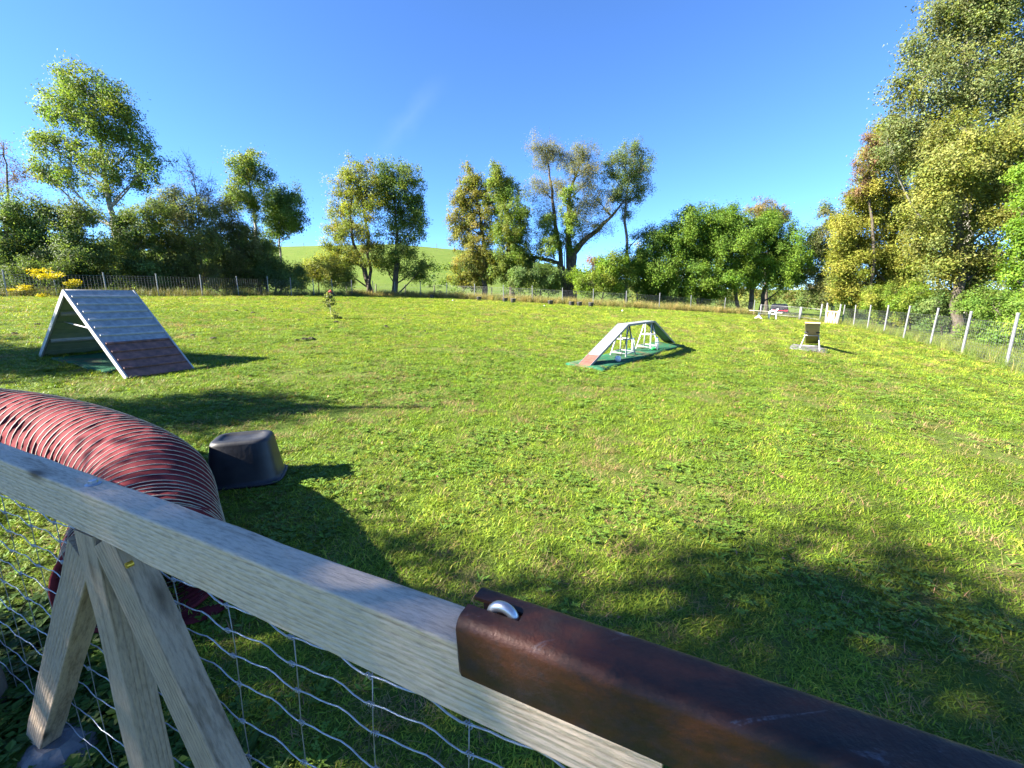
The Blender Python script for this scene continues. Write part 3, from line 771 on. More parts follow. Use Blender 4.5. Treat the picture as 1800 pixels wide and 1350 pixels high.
# wooden and metal gates in the far right corner
def metal_gate():
    x0, y0 = bearing(1337, 42.6, 545); x1, y1 = bearing(1408, 38.8, 545); x2, y2 = bearing(1444, 36.4, 545)
    root = empty('metal_gate', onground(x0, y0), 'low galvanised tube gate with wire mesh between the table and the pallet gate', 'gate')
    a = onground(x0, y0); b = onground(x1, y1); c = onground(x2, y2)
    for p, h, r, nm in ((a, 1.15, .05, 'post'), (b, 1.15, .11, 'post'), (c, 1.5, .06, 'post')):
        G().tube([p - Vector((0, 0, .1)), p + Vector((0, 0, h))], r, 10).build(nm, 'galv', root, True)
    for (p, q) in ((a, b), (b, c)):
        for h in (1.1, .25):
            G().tube([p + Vector((0, 0, h)), q + Vector((0, 0, h - (.06 if p is b else 0)))], .018, 8).build('rail', 'wire', root, True)
    net = G(); n = 26
    for k in range(1, n):
        q = a.lerp(b, k / n); net.tube([q + Vector((0, 0, .1)), q + Vector((0, 0, 1.1))], .004, 3, False)
    for j in range(1, 8):
        net.tube([a + Vector((0, 0, .12 + j * .125)), b + Vector((0, 0, .12 + j * .125))], .004, 3, False)
    tag(net.build('wire_netting', 'wire', root), kind='stuff')
metal_gate()

MAT['pallet'] = wood_mat('pallet_wood', (.50, .33, .20), (.42, .27, .15), (.25, .15, .08), (.45, .33, .23), knots=False)
def pallet_gate():
    x0, y0 = bearing(1452, 33.4, 560); x1, y1 = bearing(1474, 32.4, 560)
    a = onground(x0, y0); b = onground(x1, y1)
    root = empty('pallet_gate', a, 'reddish pallet-board gate with zigzag boards between two steel posts', 'gate')
    d = (b - a); n = Vector((d.y, -d.x, 0)).normalized() * -.05
    if n.y > 0: n = -n
    for t, h in ((-.06, 1.55), (1.02, 1.5)):
        p = a + d * t
        G().tube([p - Vector((0, 0, .1)), p + Vector((0, 0, h))], .05, 8).build('post', 'galv', root, True)
    for t0, t1, z0, z1 in ((.05, .02, .0, 1.35), (.13, .28, .0, .95), (.3, .36, .0, .95), (.47, .42, -.05, .95), (.5, .62, .0, .95), (.68, .66, -.05, .95), (.78, .92, .0, .95), (.95, .95, .0, 1.05)):
        timber('board', a + d * t0 + n + Vector((0, 0, z0 + .05)), a + d * t1 + n + Vector((0, 0, z1)), .1, .022, 'pallet', root, up=n, seg=4)
    for z in (.3, .92):
        timber('cross_board', a + d * .03 + n * .4 + Vector((0, 0, z)), a + d * .97 + n * .4 + Vector((0, 0, z)), .09, .022, 'pallet', root, up=n, seg=4)
pallet_gate()

# far pasture fence posts on the hill
def pasture_fence(label, pts, H, r):
    root = empty('pasture_fence', onground(*pts[0]), label, 'fence')
    for x, y in pts:
        b = onground(x, y); G().tube([b - Vector((0, 0, .2)), b + Vector((.03, 0, H))], [r, r * .9], 6).build('post', 'bark_grey', root)
    g = G()
    for h in (.5, .95):
        g.tube([onground(x, y, h) for x, y in pts], .008, 3, False)
    tag(g.build('wire', 'wire', root), kind='stuff')
pasture_fence('line of thin wooden posts along the crest of the green hill', [(-108 + i * 7.5, 150) for i in range(20)], 1.3, .09)
pasture_fence('dark wooden stock fence posts at the foot of the green hill', [(-24 + i * 4.2, 63 + .2 * i) for i in range(9)], 1.35, .09)

# ------------------------------------------------------------------ A-frame ramp
MAT['ramp_blue'] = simple_mat('ramp_paint_blue', (.19, .205, .215), (.30, .32, .33), 14, .75, 0, .25)
MAT['ramp_red'] = simple_mat('ramp_paint_red', (.10, .055, .05), (.22, .105, .085), 12, .8, 0, .3)
MAT['ramp_green'] = simple_mat('ramp_underside', (.16, .21, .13), (.22, .27, .17), 6, .6, 0, .05)
MAT['ramp_edge'] = simple_mat('ramp_edge', (.28, .29, .28), (.40, .40, .38), 10, .5, .1, .05)
def a_frame():
    C = Vector((-6.80, 7.17, 0)); th = -.455; b = 1.49; w = .86; h = 1.20
    u = Vector((math.cos(th), math.sin(th), 0)); v = Vector((-math.sin(th), math.cos(th), 0))
    zc = gz(C.x, C.y); apex = Vector((C.x, C.y, zc + h))
    root = empty('a_frame_ramp', Vector((C.x, C.y, zc)), 'steep two-sided climbing ramp with cross battens, grey-blue above and dull red below', 'dog ramp')
    for s in (1, -1):
        foot = C + u * (b * s); foot.z = gz(foot.x, foot.y) + .01
        dl = foot - apex; L = dl.length; R = frame(dl, v.cross(dl) * -1 if False else (v.cross(dl) if (v.cross(dl)).z > 0 else dl.cross(v)))
        nrm = R.col[2]
        n = 11; top_pieces = 0
        # planks between battens: each board is a part
        for i in range(n):
            a = apex + dl * (i / n); c = apex + dl * ((i + 1) / n)
            red = i >= 7
            mid = (a + c) / 2
            g = G(); g.box(mid, ((c - a).length - .004, w, .022), R)
            g.build('board', 'ramp_red' if red else 'ramp_blue', root)
            gu = G(); gu.box(mid - nrm * .0155, ((c - a).length - .012, w - .05, .007), R); gu.build('underside_panel', 'ramp_green', root)
            if i > 0:
                gb = G(); gb.box(a + nrm * .024, (.03, w - .03, .028), R); gb.build('batten', 'ramp_edge' if not red else 'ramp_red', root, bevel=.003)
        for sd in (-1, 1):
            g = G(); g.beam(apex + v * (sd * (w / 2 + .014)) - nrm * .018, foot + v * (sd * (w / 2 + .014)) - nrm * .018, .026, .075, nrm)
            g.build('side_rail', 'ramp_edge', root, bevel=.004)
        for k in (.3, .72):
            g = G(); p = apex + dl * k - nrm * .045; g.beam(p - v * (w / 2 - .03), p + v * (w / 2 - .03), .04, .05, nrm); g.build('cross_brace', 'ramp_edge', root)
    g = G(); g.tube([apex - v * (w / 2) + Vector((0, 0, -.01)), apex + v * (w / 2) + Vector((0, 0, -.01))], .022, 8); g.build('hinge', 'galv', root, True)
    for sd in (-1, 1):
        f1 = C + u * b; f1.z = gz(f1.x, f1.y); f2 = C - u * b; f2.z = gz(f2.x, f2.y)
        g = G(); g.tube([apex.lerp(f2, .45) + v * (sd * w * .36), apex.lerp(f1, .5) + v * (sd * w * .36)], .011, 6); g.build('tie_bar', 'white_paint', root, True)
    # grass mat below
    sheet('turf_mat', 'green artificial turf mat lying under the two-sided climbing ramp', 'mat', C - v * .05 - u * .1, u, 1.9, .8, 'mat_green', th)

def sheet(name, label, cat, c, u, L, Wd, mat, seed, up=.012, wob=.06, thick=.012):
    """a thin mat laid on the land, edges a bit uneven"""
    u = Vector(u).normalized(); v = Vector((-u.y, u.x, 0)); nx, ny = max(4, int(L / .15)), max(4, int(Wd / .12))
    V = []; F = []
    for i in range(nx + 1):
        for j in range(ny + 1):
            s = i / nx * 2 - 1; t = j / ny * 2 - 1
            e = wob * (float(vnoise(s * 3 + 9, t * 3 + 4 + seed * 3, 9)) - .5) * 2
            p = c + u * (s * L / 2 + e) + v * (t * Wd / 2 + e * .7)
            p.z = gz(p.x, p.y) + up + .025 * max(0, float(vnoise(p.x * 2.5, p.y * 2.5, 4)) - .4) + .018
            V.append(p)
    m = len(V)
    V += [p - Vector((0, 0, thick + .035)) for p in V]
    I = lambda i, j: i * (ny + 1) + j
    for i in range(nx):
        for j in range(ny):
            F.append((I(i, j), I(i + 1, j), I(i + 1, j + 1), I(i, j + 1)))
    edge = [I(i, 0) for i in range(nx)] + [I(nx, j) for j in range(ny)] + [I(i, ny) for i in range(nx, 0, -1)] + [I(0, j) for j in range(ny, 0, -1)]
    for a, b2 in zip(edge, edge[1:] + edge[:1]): F.append((a, a + m, b2 + m, b2))
    g = G(); g.add(V, F); o = g.build(name, mat, None, True)
    tag(o, label, cat)
    return o
a_frame()

# ------------------------------------------------------------------ dog walk
MAT['walk_top'] = simple_mat('walk_top_paint', (.20, .22, .235), (.27, .295, .31), 10, .5, 0, .1)
MAT['walk_red'] = simple_mat('walk_red_paint', (.24, .055, .04), (.33, .085, .06), 10, .6, 0, .1)
MAT['walk_under'] = simple_mat('walk_underside', (.05, .10, .055), (.10, .15, .08), 8, .65, 0, .1)
def dog_walk():
    C = Vector((3.133, 10.682, 0)); th = .911; Lp = 1.765; Lr = 1.823; w = .25; h = .755
    u = Vector((math.cos(th), math.sin(th), 0)); v = Vector((-math.sin(th), math.cos(th), 0))
    zc = gz(C.x, C.y)
    root = empty('dog_walk', Vector((C.x, C.y, zc)), 'low pale plank walk with a ramp at each end, on white trestles', 'dog walk')
    T1 = C - u * Lp / 2; T1.z = zc + h; T2 = C + u * Lp / 2; T2.z = zc + h
    F1 = C - u * (Lp / 2 + Lr); F1.z = gz(F1.x, F1.y) + .03; F2 = C + u * (Lp / 2 + Lr); F2.z = gz(F2.x, F2.y) + .03
    def plank(name, p, q, mat, t=.022):
        g = G(); R = frame(q - p); g.box((p + q) / 2, ((q - p).length, w, t), R); o = g.build(name, mat, root, bevel=.004)
        for sd in (-1, 1):
            g = G(); g.beam(p + v * (sd * (w / 2 + .008)) - R.col[2] * .012, q + v * (sd * (w / 2 + .008)) - R.col[2] * .012, .014, .05, R.col[2]); g.build('edge_strip', 'galv', root)
        return R
    plank('plank', T1, T2, 'walk_top')
    for T, F_ in ((T1, F1), (T2, F2)):
        k = .78
        m = T.lerp(F_, k)
        R = plank('ramp', T, m, 'walk_top'); plank('ramp_foot', m, F_, 'walk_red')
        gu = G(); gu.box((T + F_) / 2 - R.col[2] * .016, ((F_ - T).length - .04, w - .04, .006), R); gu.build('underside_panel', 'walk_under', root)
        for i in range(1, 9):
            p = T.lerp(F_, i / 9); g = G(); g.box(p + R.col[2] * .015, (.018, w - .02, .009), R); g.build('batten', 'walk_top' if i / 9 < k else 'walk_red', root)
    # trestles
    for e, T in ((-1, T1), (1, T2)):
        base = T + u * (.10 * -e)
        tr = empty('trestle', Vector((base.x, base.y, gz(base.x, base.y)))); tr.parent = root
        tr.location = tr.location - root.location
        for a in (-1, 1):
            for c in (-1, 1):
                top = base + v * (a * .09) + u * (c * .04) - Vector((0, 0, .03))
                ft = base + v * (a * .2) + u * (c * .30); ft.z = gz(ft.x, ft.y) - .02
                G().tube([top, ft], .017, 8).build('leg', 'white_paint', tr, True)
        for zf, nm in ((.45, 'cross_bar'), (.86, 'foot_bar')):
            for c in (-1, 1):
                P = []
                for a in (-1, 1):
                    top = base + v * (a * .09) + u * (c * .04); ft = base + v * (a * .2) + u * (c * .30); ft.z = gz(ft.x, ft.y)
                    P.append(top.lerp(ft, zf))
                G().tube(P, .013, 6).build(nm, 'white_paint', tr, True)
            for a in (-1, 1):
                P = []
                for c in (-1, 1):
                    top = base + v * (a * .09) + u * (c * .04); ft = base + v * (a * .2) + u * (c * .30); ft.z = gz(ft.x, ft.y)
                    P.append(top.lerp(ft, zf))
                G().tube(P, .013, 6).build(nm, 'white_paint', tr, True)
        # dark safety chain looped from the plank to the ground
        s = base - v * .13
        pts = [s + u * (-.12 * e) + Vector((0, 0, -.42)), s + u * (-.06 * e) + Vector((0, 0, -.15)), s + Vector((0, 0, -.02)), s + u * (.1 * e) + Vector((0, 0, -.2)), s + u * (.25 * e) + Vector((0, 0, -.48)), s + u * (.42 * e) + Vector((0, 0, -.70))]
        G().tube(pts, .009, 6).build('chain', 'cord_black', tr, True)
    sheet('turf_mat', 'long green artificial turf mat spread under the white plank walk', 'mat', C - u * .15 - v * .06, u, 5.4, .82, 'mat_green', .3)
    return C, u, v, zc
DW = dog_walk()

MAT['clear_plastic'] = simple_mat('clear_plastic', (.75, .8, .85), (.85, .88, .9), 4, .15, 0, 0)
_b = MAT['clear_plastic'].node_tree.nodes['Principled BSDF']; _b.inputs['Transmission Weight'].default_value = .75; _b.inputs['IOR'].default_value = 1.2
MAT['blue_cap'] = simple_mat('blue_cap', (.02, .06, .35), (.03, .09, .45), 4, .4, 0, 0)
MAT['green_plastic'] = simple_mat('green_plastic', (.03, .5, .08), (.05, .6, .12), 4, .4, 0, 0)
def bottle(label, a, c):
    C, u, v, zc = DW; p = C + u * a + v * c; p.z = gz(p.x, p.y) + .035
    root = empty('water_bottle', p, label, 'bottle')
    G().lathe([(.03, 0), (.047, .005), (.048, .08), (.044, .09), (.048, .10), (.048, .22), (.03, .26), (.016, .28), (.016, .29)], p, 14).build('body', 'clear_plastic', root, True)
    G().lathe([(.019, 0), (.019, .022), (.016, .025)], p + Vector((0, 0, .284)), 12).build('cap', 'blue_cap', root, True)
bottle('clear water bottle with blue cap between the trestles of the plank walk', .12, .12)
bottle('clear water bottle with blue cap beside the far trestle of the plank walk', .95, -.2)
C_, u_, v_, z_ = DW
p = C_ + u_ * .72 + v_ * -.18; p.z = gz(p.x, p.y) + .035
tag(G().lathe([(.05, 0), (.07, .01), (.085, .05), (.08, .052), (.06, .015)], p, 16).build('food_bowl', 'green_plastic', None, True), 'small bright green plastic bowl on the mat under the plank walk', 'bowl')

MAT['ball'] = simple_mat('white_ball', (.68, .68, .66), (.8, .8, .78), 9, .45, 0, .1)
def ball(label, px, py, r, group=None, up=0):
    q = at(px, py); q.z += r * .85 + up
    g = G(); n = 14
    g.lathe([(r * math.sin(math.pi * i / 10) + 1e-4, -r * math.cos(math.pi * i / 10)) for i in range(11)], q, n)
    root = empty('ball', q - Vector((0, 0, r)), label, 'ball', group)
    g.build('skin', 'ball', root, True)
    G().tube([q + Vector((r * 1.005 * math.cos(t), r * 1.005 * math.sin(t) * .5, r * 1.005 * math.sin(t) * .866)) for t in [2 * math.pi * i / 18 for i in range(19)]], r * .05, 4).build('seam', 'grey_rubber', root)
ball('white ball lying at the foot of the plank walk ramp beside the mat', 1086, 637, .07, up=.02)
ball('tiny white ball in the lawn near the first bucket', 796, 529, .055)
ball('tiny white ball touching the fifth bucket of the row', 957, 539, .055)
ball('tiny white ball alone in the lawn behind the plank walk', 1094, 547.5, .06)

# ------------------------------------------------------------------ seesaw
MAT['board_olive'] = simple_mat('seesaw_underside', (.17, .14, .065), (.26, .22, .11), 5, .6, 0, .1)
MAT['board_top'] = simple_mat('seesaw_top', (.34, .30, .22), (.45, .4, .3), 9, .65, 0, .1)
MAT['orange_edge'] = simple_mat('orange_edge', (.62, .27, .13), (.7, .34, .18), 9, .55, 0, .1)
def seesaw():
    hi = Vector((8.60, 12.22, 0)); lo = Vector((10.42, 14.72, 0))
    hi.z = gz(hi.x, hi.y) + .87; lo.z = gz(lo.x, lo.y) + .05
    d = (lo - hi); u = Vector((d.x, d.y, 0)).normalized(); v = Vector((-u.y, u.x, 0)); w = .36
    mid = hi.lerp(lo, .5); R = frame(d, (0, 0, 1)); nrm = R.col[2]
    root = empty('seesaw', onground(mid.x, mid.y), 'tilted seesaw plank with its orange-edged end in the air, on white splayed legs', 'seesaw')
    G().box(mid, (d.length, w, .03), R).build('plank', 'board_top', root, bevel=.004)
    G().box(mid - nrm * .018, (d.length - .06, w - .03, .006), R).build('underside_panel', 'board_olive', root)
    G().box(hi - d.normalized() * .012, (.025, w + .01, .036), R).build('end_strip', 'orange_edge', root)
    for sd in (-1, 1):
        G().box(hi + d.normalized() * .06 + v * (sd * (w / 2 - .02)) - nrm * .03, (.08, .03, .03), R).build('corner_bracket', 'black_rubber', root)
        G().box(hi.lerp(lo, .38) + v * (sd * (w / 2 - .03)) - nrm * .035, (.06, .10, .04), R).build('hinge_bracket', 'black_rubber', root)
    piv = hi.lerp(lo, .5) - nrm * .05
    G().tube([piv - v * .21, piv + v * .21], .013, 8).build('pivot_bar', 'white_paint', root, True)
    for sd in (-1, 1):
        a = piv + v * (sd * .17)
        for e in (-1, 1):
            f = a + v * (sd * .09) + u * (e * .35 - .3 * (e < 0)); f.z = gz(f.x, f.y) + .0
            kn = a.lerp(f, .45); kn.z += .02
            G().tube([a, kn, f], .014, 8).build('leg', 'white_paint', root, True)
    q1 = piv - u * .42; q1.z = gz(q1.x, q1.y) + .12
    G().tube([q1 - v * .21, q1 + v * .21], .011, 8).build('cross_bar', 'white_paint', root, True)
    sheet('rubber_mat', 'dark grey mat on the grass under the seesaw legs', 'mat', onground(mid.x, mid.y) - u * .25 + v * .02, u, 1.5, .95, 'mat_grey', .8)
seesaw()

# ------------------------------------------------------------------ buckets along the back fence
def bucket_row():
    proto = None
    spots = [(760, 527), (842.5, 531), (888, 532.5), (902, 533.5), (967.5, 539), (1004.5, 540.5), (1018.5, 541.5), (1038.5, 544.5)]
    for i, (px, py) in enumerate(spots):
        q = at(px, py)
        # keep the row just in front of the fence
        Yf = np.interp(px, [b[0] for b in BACKP], [b[1] for b in BACKP]) - 3.2
        s = Yf / q.y; q = onground(q.x * s, q.y * s)
        if proto is None:
            root = empty('rubber_bucket', q, 'low dark rubber bucket standing on the lawn before the back fence', 'bucket', 'buckets in a row along the back fence')
            parts = [G().lathe([(.17, 0), (.20, .01), (.225, .33), (.235, .34), (.235, .36), (.215, .36), (.19, .32)], q, 18).build('body', 'grey_rubber', root, True),
                     G().lathe([(.205, .312), (.205, .32)], q, 18).build('filling', 'black_rubber', root, True)]
            proto = (root, parts)
        else:
            r = proto[0].copy(); COL.objects.link(r); r.location = q; r.rotation_euler = (random.uniform(-.04, .04), random.uniform(-.04, .04), i)
            for pt in proto[1]:
                c = pt.copy(); COL.objects.link(c); c.parent = r
bucket_row()

# ------------------------------------------------------------------ table, chair and parked car in the far right corner
def far_table():
    c = at(1333, 560); z = c.z
    root = empty('garden_table', c, 'white topped garden table on a pedestal in the far corner of the field', 'table')
    k = Vector((1, 0, 0)); H = .58
    G().box(c + Vector((0, 0, H)), (1.15, .75, .035), frame((1, -.12, -.06))).build('table_top', 'cream_board', root, bevel=.01)
    G().lathe([(.07, .03), (.06, .3), (.07, H - .02)], c, 12).build('pedestal', 'white_plastic', root, True)
    for a in range(4):
        t = a * math.pi / 2 + .5; e = c + Vector((.3 * math.cos(t), .3 * math.sin(t), 0)); e.z = gz(e.x, e.y)
        G().tube([c + Vector((0, 0, .2)), c.lerp(e, .5) + Vector((0, 0, .09)), e + Vector((0, 0, .01))], [.05, .045, .04], 6).build('foot', 'white_plastic', root, True)
far_table()
def far_chair():
    c = at(1357, 561.5)
    root = empty('plastic_chair', c, 'white plastic armchair turned to the garden table', 'chair')
    th = 2.75; u = Vector((math.cos(th), math.sin(th), 0)); v = Vector((-u.y, u.x, 0))     # u: the way it faces
    Z = Vector((0, 0, 1)); R = Matrix((u, v, Z)).transposed()
    G().box(c + Z * .40, (.44, .46, .03), R).build('seat', 'white_plastic', root, bevel=.012)
    g = G(); Vb = []; n = 8
    for i in range(n + 1):
        t = i / n * 2 - 1
        for h, back, wd in ((.40, .0, .44), (.62, .05, .48), (.82, .12, .44)):
            b = c - u * (.20 + back - .07 * t * t) + v * (t * wd / 2) + Z * (h - .05 * t * t * (h > .7)); Vb.append(b)
    Fb = []
    for i in range(n):
        for j in range(2): Fb.append((i * 3 + j, (i + 1) * 3 + j, (i + 1) * 3 + j + 1, i * 3 + j + 1))
    g.add(Vb, Fb); o = g.build('backrest', 'white_plastic', root, True)
    s = o.modifiers.new('thick', 'SOLIDIFY'); s.thickness = .025
    for sd in (-1, 1):
        G().tube([c - u * .2 + v * (sd * .25) + Z * .66, c + u * .05 + v * (sd * .28) + Z * .64, c + u * .2 + v * (sd * .27) + Z * .58, c + u * .22 + v * (sd * .25) + Z * .40], [.03, .035, .03, .028], 6).build('armrest', 'white_plastic', root, True)
        for e in (-1, 1):
            f = c + u * (e * .24) + v * (sd * .26); f.z = gz(f.x, f.y)
            G().tube([c + u * (e * .19) + v * (sd * .21) + Z * .42, f], [.035, .028], 6).build('leg', 'white_plastic', root, True)
far_chair()

MAT['car_paint'] = simple_mat('car_paint', (.012, .012, .022), (.016, .016, .028), 3, .25, .3, 0)
MAT['car_glass'] = simple_mat('car_glass', (.012, .013, .016), (.02, .022, .026), 3, .08, 0, 0)
MAT['tail_light'] = simple_mat('tail_light', (.42, .012, .03), (.5, .02, .04), 3, .2, 0, 0)
MAT['plate'] = simple_mat('number_plate', (.6, .6, .58), (.7, .7, .68), 3, .5, 0, 0)
def car():
    x, y = bearing(1367, 48.5, 555); c = onground(x, y)
    root = empty('parked_car', c, 'dark parked car with red rear lights beyond the metal gate', 'car')
    th = math.radians(62); u = Vector((math.cos(th), math.sin(th), 0)); v = Vector((-u.y, u.x, 0)); Z = Vector((0, 0, 1))   # u: forward
    sec = [(-2.0, .35, .8, .80, .70), (-1.95, .28, .95, .84, .76), (-1.5, .22, 1.0, .86, .80), (0, .2, .98, .87, .82), (1.2, .22, .95, .86, .8), (1.8, .3, .82, .8, .72), (2.0, .4, .68, .7, .6)]
    V = []; F = []
    for xx, zb, zt, wb, wt in sec:
        for yy, zz in ((-wb * .92, zb), (-wb, zb + .2), (-wb, (zb + zt) / 2 + .1), (-wt, zt), (wt, zt), (wb, (zb + zt) / 2 + .1), (wb, zb + .2), (wb * .92, zb)):
            V.append(c + u * xx + v * yy + Z * zz)
    n = 8
    for i in range(len(sec) - 1):
        for j in range(n): F.append((i * n + j, i * n + (j + 1) % n, (i + 1) * n + (j + 1) % n, (i + 1) * n + j))
    F.append(tuple(range(n))); F.append(tuple((len(sec) - 1) * n + j for j in range(n))[::-1])
    G().add(V, F).build('body', 'car_paint', root, True, bevel=.03)
    cab = [(-1.85, .92, .78, .92), (-1.45, .92, .70, 1.40), (-.3, .92, .68, 1.46), (.35, .92, .7, 1.38), (1.1, .92, .76, .95)]
    V = []; F = []
    for xx, zb, w, zt in cab:
        for yy, zz in ((-.8, zb), (-w, zt), (w, zt), (.8, zb)): V.append(c + u * xx + v * yy + Z * zz)
    for i in range(len(cab) - 1):
        for j in range(3): F.append((i * 4 + j, i * 4 + j + 1, (i + 1) * 4 + j + 1, (i + 1) * 4 + j))
    G().add(V, F).build('cabin', 'car_paint', root, True)
    a = [(-1.79, -.66, 1.02), (-1.53, -.6, 1.32), (-1.53, .6, 1.32), (-1.79, .66, 1.02)]
    G().add([c + u * (q[0] - .03) + v * q[1] + Z * q[2] for q in a], [(0, 1, 2, 3)]).build('rear_window', 'car_glass', root)
    for sd in (-1, 1):
        G().add([c + u * q[0] + v * (sd * q[1]) + Z * q[2] for q in ((-1.35, .765, 1.02), (-1.2, .715, 1.32), (.3, .72, 1.30), (.85, .785, 1.0))], [(0, 1, 2, 3)]).build('side_window', 'car_glass', root)
        G().box(c - u * 1.99 + v * (sd * .58) + Z * .78, (.06, .34, .12), Matrix((u, v, Z)).transposed()).build('tail_light', 'tail_light', root, bevel=.01)
        for e in (-1.25, 1.25):
            wc = c + u * e + v * (sd * .80); wc.z = gz(wc.x, wc.y) + .31
            G().tube([wc - v * .1, wc + v * .1], .31, 18).build('wheel', 'black_rubber', root, True)
    G().box(c - u * 1.995 + Z * .78, (.05, .8, .04), Matrix((u, v, Z)).transposed()).build('light_bar', 'tail_light', root)
    G().box(c - u * 2.01 + Z * .55, (.02, .5, .11), Matrix((u, v, Z)).transposed()).build('number_plate', 'plate', root)
car()

# ------------------------------------------------------------------ sapling with red ribbon
MAT['ribbon'] = simple_mat('red_ribbon', (.30, .012, .015), (.42, .02, .02), 9, .6, 0, .2)
MAT['stake'] = simple_mat('pale_stake', (.42, .36, .24), (.55, .48, .34), 9, .8, 0, .2)
def sapling():
    c = at(583, 561); k = c.y / FPX * 1.0
    root = empty('sapling', c, 'wilting staked sapling with a red ribbon at its tip, alone in the lawn', 'sapling')
    top = c + Vector((.03, 0, .98))
    G().tube([c - Vector((0, 0, .05)), c + Vector((-.02, 0, .5)), top], [.014, .011, .006], 7).build('stem', 'stake', root, True)
    rng = np.random.default_rng(5); P = []; T = []
    lb = [((-.05, 0, .84), .13, .12), ((.02, .02, .74), .12, .12), ((-.1, 0, .62), .17, .12), ((.06, -.02, .58), .12, .1), ((-.12, .02, .5), .1, .1), ((.1, 0, .16), .12, .12), ((.2, .03, .05), .16, .05)]
    for (x, y, z), r, rz in lb:
        n = int(430 * r); O = rng.normal(size=(n, 3)) * np.array([r, r, rz]) * .5
        C = np.array(c) + np.array([x, y, z]) + O
        P.append(leaf_quads(C, rng.normal(size=(n, 3)), .095, rng, .55))
        T.append(np.array([.16, .19, .07]) * rng.uniform(.5, 1.4, (n, 1)))
    br = G()
    for (x, y, z), r, rz in lb[:5]: br.tube([c + Vector((0, 0, z - .12)), c + Vector((x, y, z))], [.006, .003], 4)
    br.build('branches', 'bark_grey', root)
    quads_mesh('leaves', np.concatenate(P), np.concatenate(T), 'leaf', root)
    g = G(); g.tube([top + Vector((-.05, 0, -.03)), top + Vector((0, .02, .02)), top + Vector((.06, -.01, -.02))], [.03, .045, .03], 6); g.build('ribbon', 'ribbon', root, True)
sapling()

# ------------------------------------------------------------------ goldenrod at the left fence
MAT['golden'] = leaf_mat('goldenrod_flower', trans=.25)
def goldenrod(label, px, py, Y, rx, rz, seed):
    rng = np.random.default_rng(seed); t = W(px, py, Y); b = onground(t.x + .1, t.y)
    root = empty('goldenrod', b, label, 'flower')
    st = G(); P = []; T = []; PL = []; TL = []
    for k in range(7):
        h = t + Vector((rng.normal() * rx * .45, rng.normal() * .2, rng.normal() * rz * .35)); f = b + Vector((rng.normal() * .12, rng.normal() * .12, -.03))
        st.tube([f, f.lerp(h, .5) + Vector((0, 0, .08)), h], [.009, .007, .004], 4)
        n = 60; s = rng.random((n, 1)); O = rng.normal(size=(n, 3)) * np.array([rx * .22, .1, rz * .2]); O[:, 0] += (s[:, 0] - .5) * rx * .5
        P.append(leaf_quads(np.array(h) + O, rng.normal(size=(n, 3)), .075, rng, .8)); T.append(np.array([.50, .41, .010]) * rng.uniform(.7, 1.2, (n, 1)))
        n = 26; s = rng.random((n, 1)); q = np.array(f) * (1 - s) + np.array(h) * s + rng.normal(size=(n, 3)) * .09
        PL.append(leaf_quads(q, rng.normal(size=(n, 3)) + [0, 0, 1], .12, rng, .3)); TL.append(np.array([.07, .11, .025]) * rng.uniform(.7, 1.3, (n, 1)))
    st.build('stems', 'bark_grey', root); quads_mesh('leaves', np.concatenate(PL), np.concatenate(TL), 'leaf', root)
    quads_mesh('flowers', np.concatenate(P), np.concatenate(T), 'golden', root)
for i, (lab, px, py, rx, rz) in enumerate([
    ('flat yellow goldenrod head leaning over at the left fence', 41, 507, .75, .25), ('tall goldenrod spray in front of the fence post', 65, 481, .8, .45),
    ('upright goldenrod spray beside the tall one', 92, 487, .55, .5), ('low bright yellow goldenrod clump in the grass', 86, 521, .65, .3), ('small goldenrod head close to the ramp ridge', 129, 498, .4, .3)]):
    goldenrod(lab, px, py, 25.6, rx * .75, rz * .8, 80 + i)

# ------------------------------------------------------------------ the near wooden gate, wire, steel bar
RN = Vector((-0.33420495, 0.55256447, 1.31)); RD = Vector((0.90494669, -0.42552496, 0)); RNN = Vector((-0.42552496, -0.90494669, 0))
def gl(s, n, z):
    """gate coordinates: s along the rail, n towards the viewer's side, z above the rail top"""
    return RN + RD * s + RNN * n + Vector((0, 0, z))
def ground_loc(s, n):
    p = gl(s, n, 0); return gz(p.x, p.y) - RN.z

gate = empty('wooden_gate', onground(gl(-.66, -.03, 0).x, gl(-.66, -.03, 0).y), 'weathered timber gate frame with top rail and two braces, filled with wire', 'gate')
RW, RH = .056, .104
timber('top_rail', gl(-2.9, -RW / 2, -RH / 2), gl(.53, -RW / 2, -RH / 2), RW, RH, 'rail', gate, seg=90, wob=.0016, rad=.004)
zgp = ground_loc(-.66, -.03)
timber('upright', gl(-.662, -.03, -RH - .001), gl(-.662, -.03, zgp - .1), .085, .058, 'rail2', gate, up=RNN, seg=24)
timber('brace', gl(-.585, -.027, -RH - .002 + .0), gl(.095, -.027, -1.30), .050, .10, 'rail2', gate, up=RNN.cross(Vector((.485, 0, 0)) * 0 + RD * .485 + Vector((0, 0, -.875))), seg=24)
timber('brace', gl(-.715, -.03, -.17), gl(-1.56, -.03, -1.24), .055, .095, 'rail2', gate, up=RNN.cross(RD * -.636 + Vector((0, 0, -.771))), seg=24)
leaf2 = empty('wooden_gate', onground(gl(.70, -.03, 0).x, gl(.70, -.03, 0).y), 'second timber gate leaf meeting the first under the steel channel', 'gate')
timber('top_rail', gl(.565, -RW / 2, -RH / 2 - .004), gl(2.9, -RW / 2, -RH / 2 - .004), RW, RH, 'rail', leaf2, seg=60)
timber('upright', gl(.72, -.03, -RH - .005), gl(.72, -.03, ground_loc(.72, -.03) - .1), .085, .058, 'rail2', leaf2, up=RNN, seg=16)
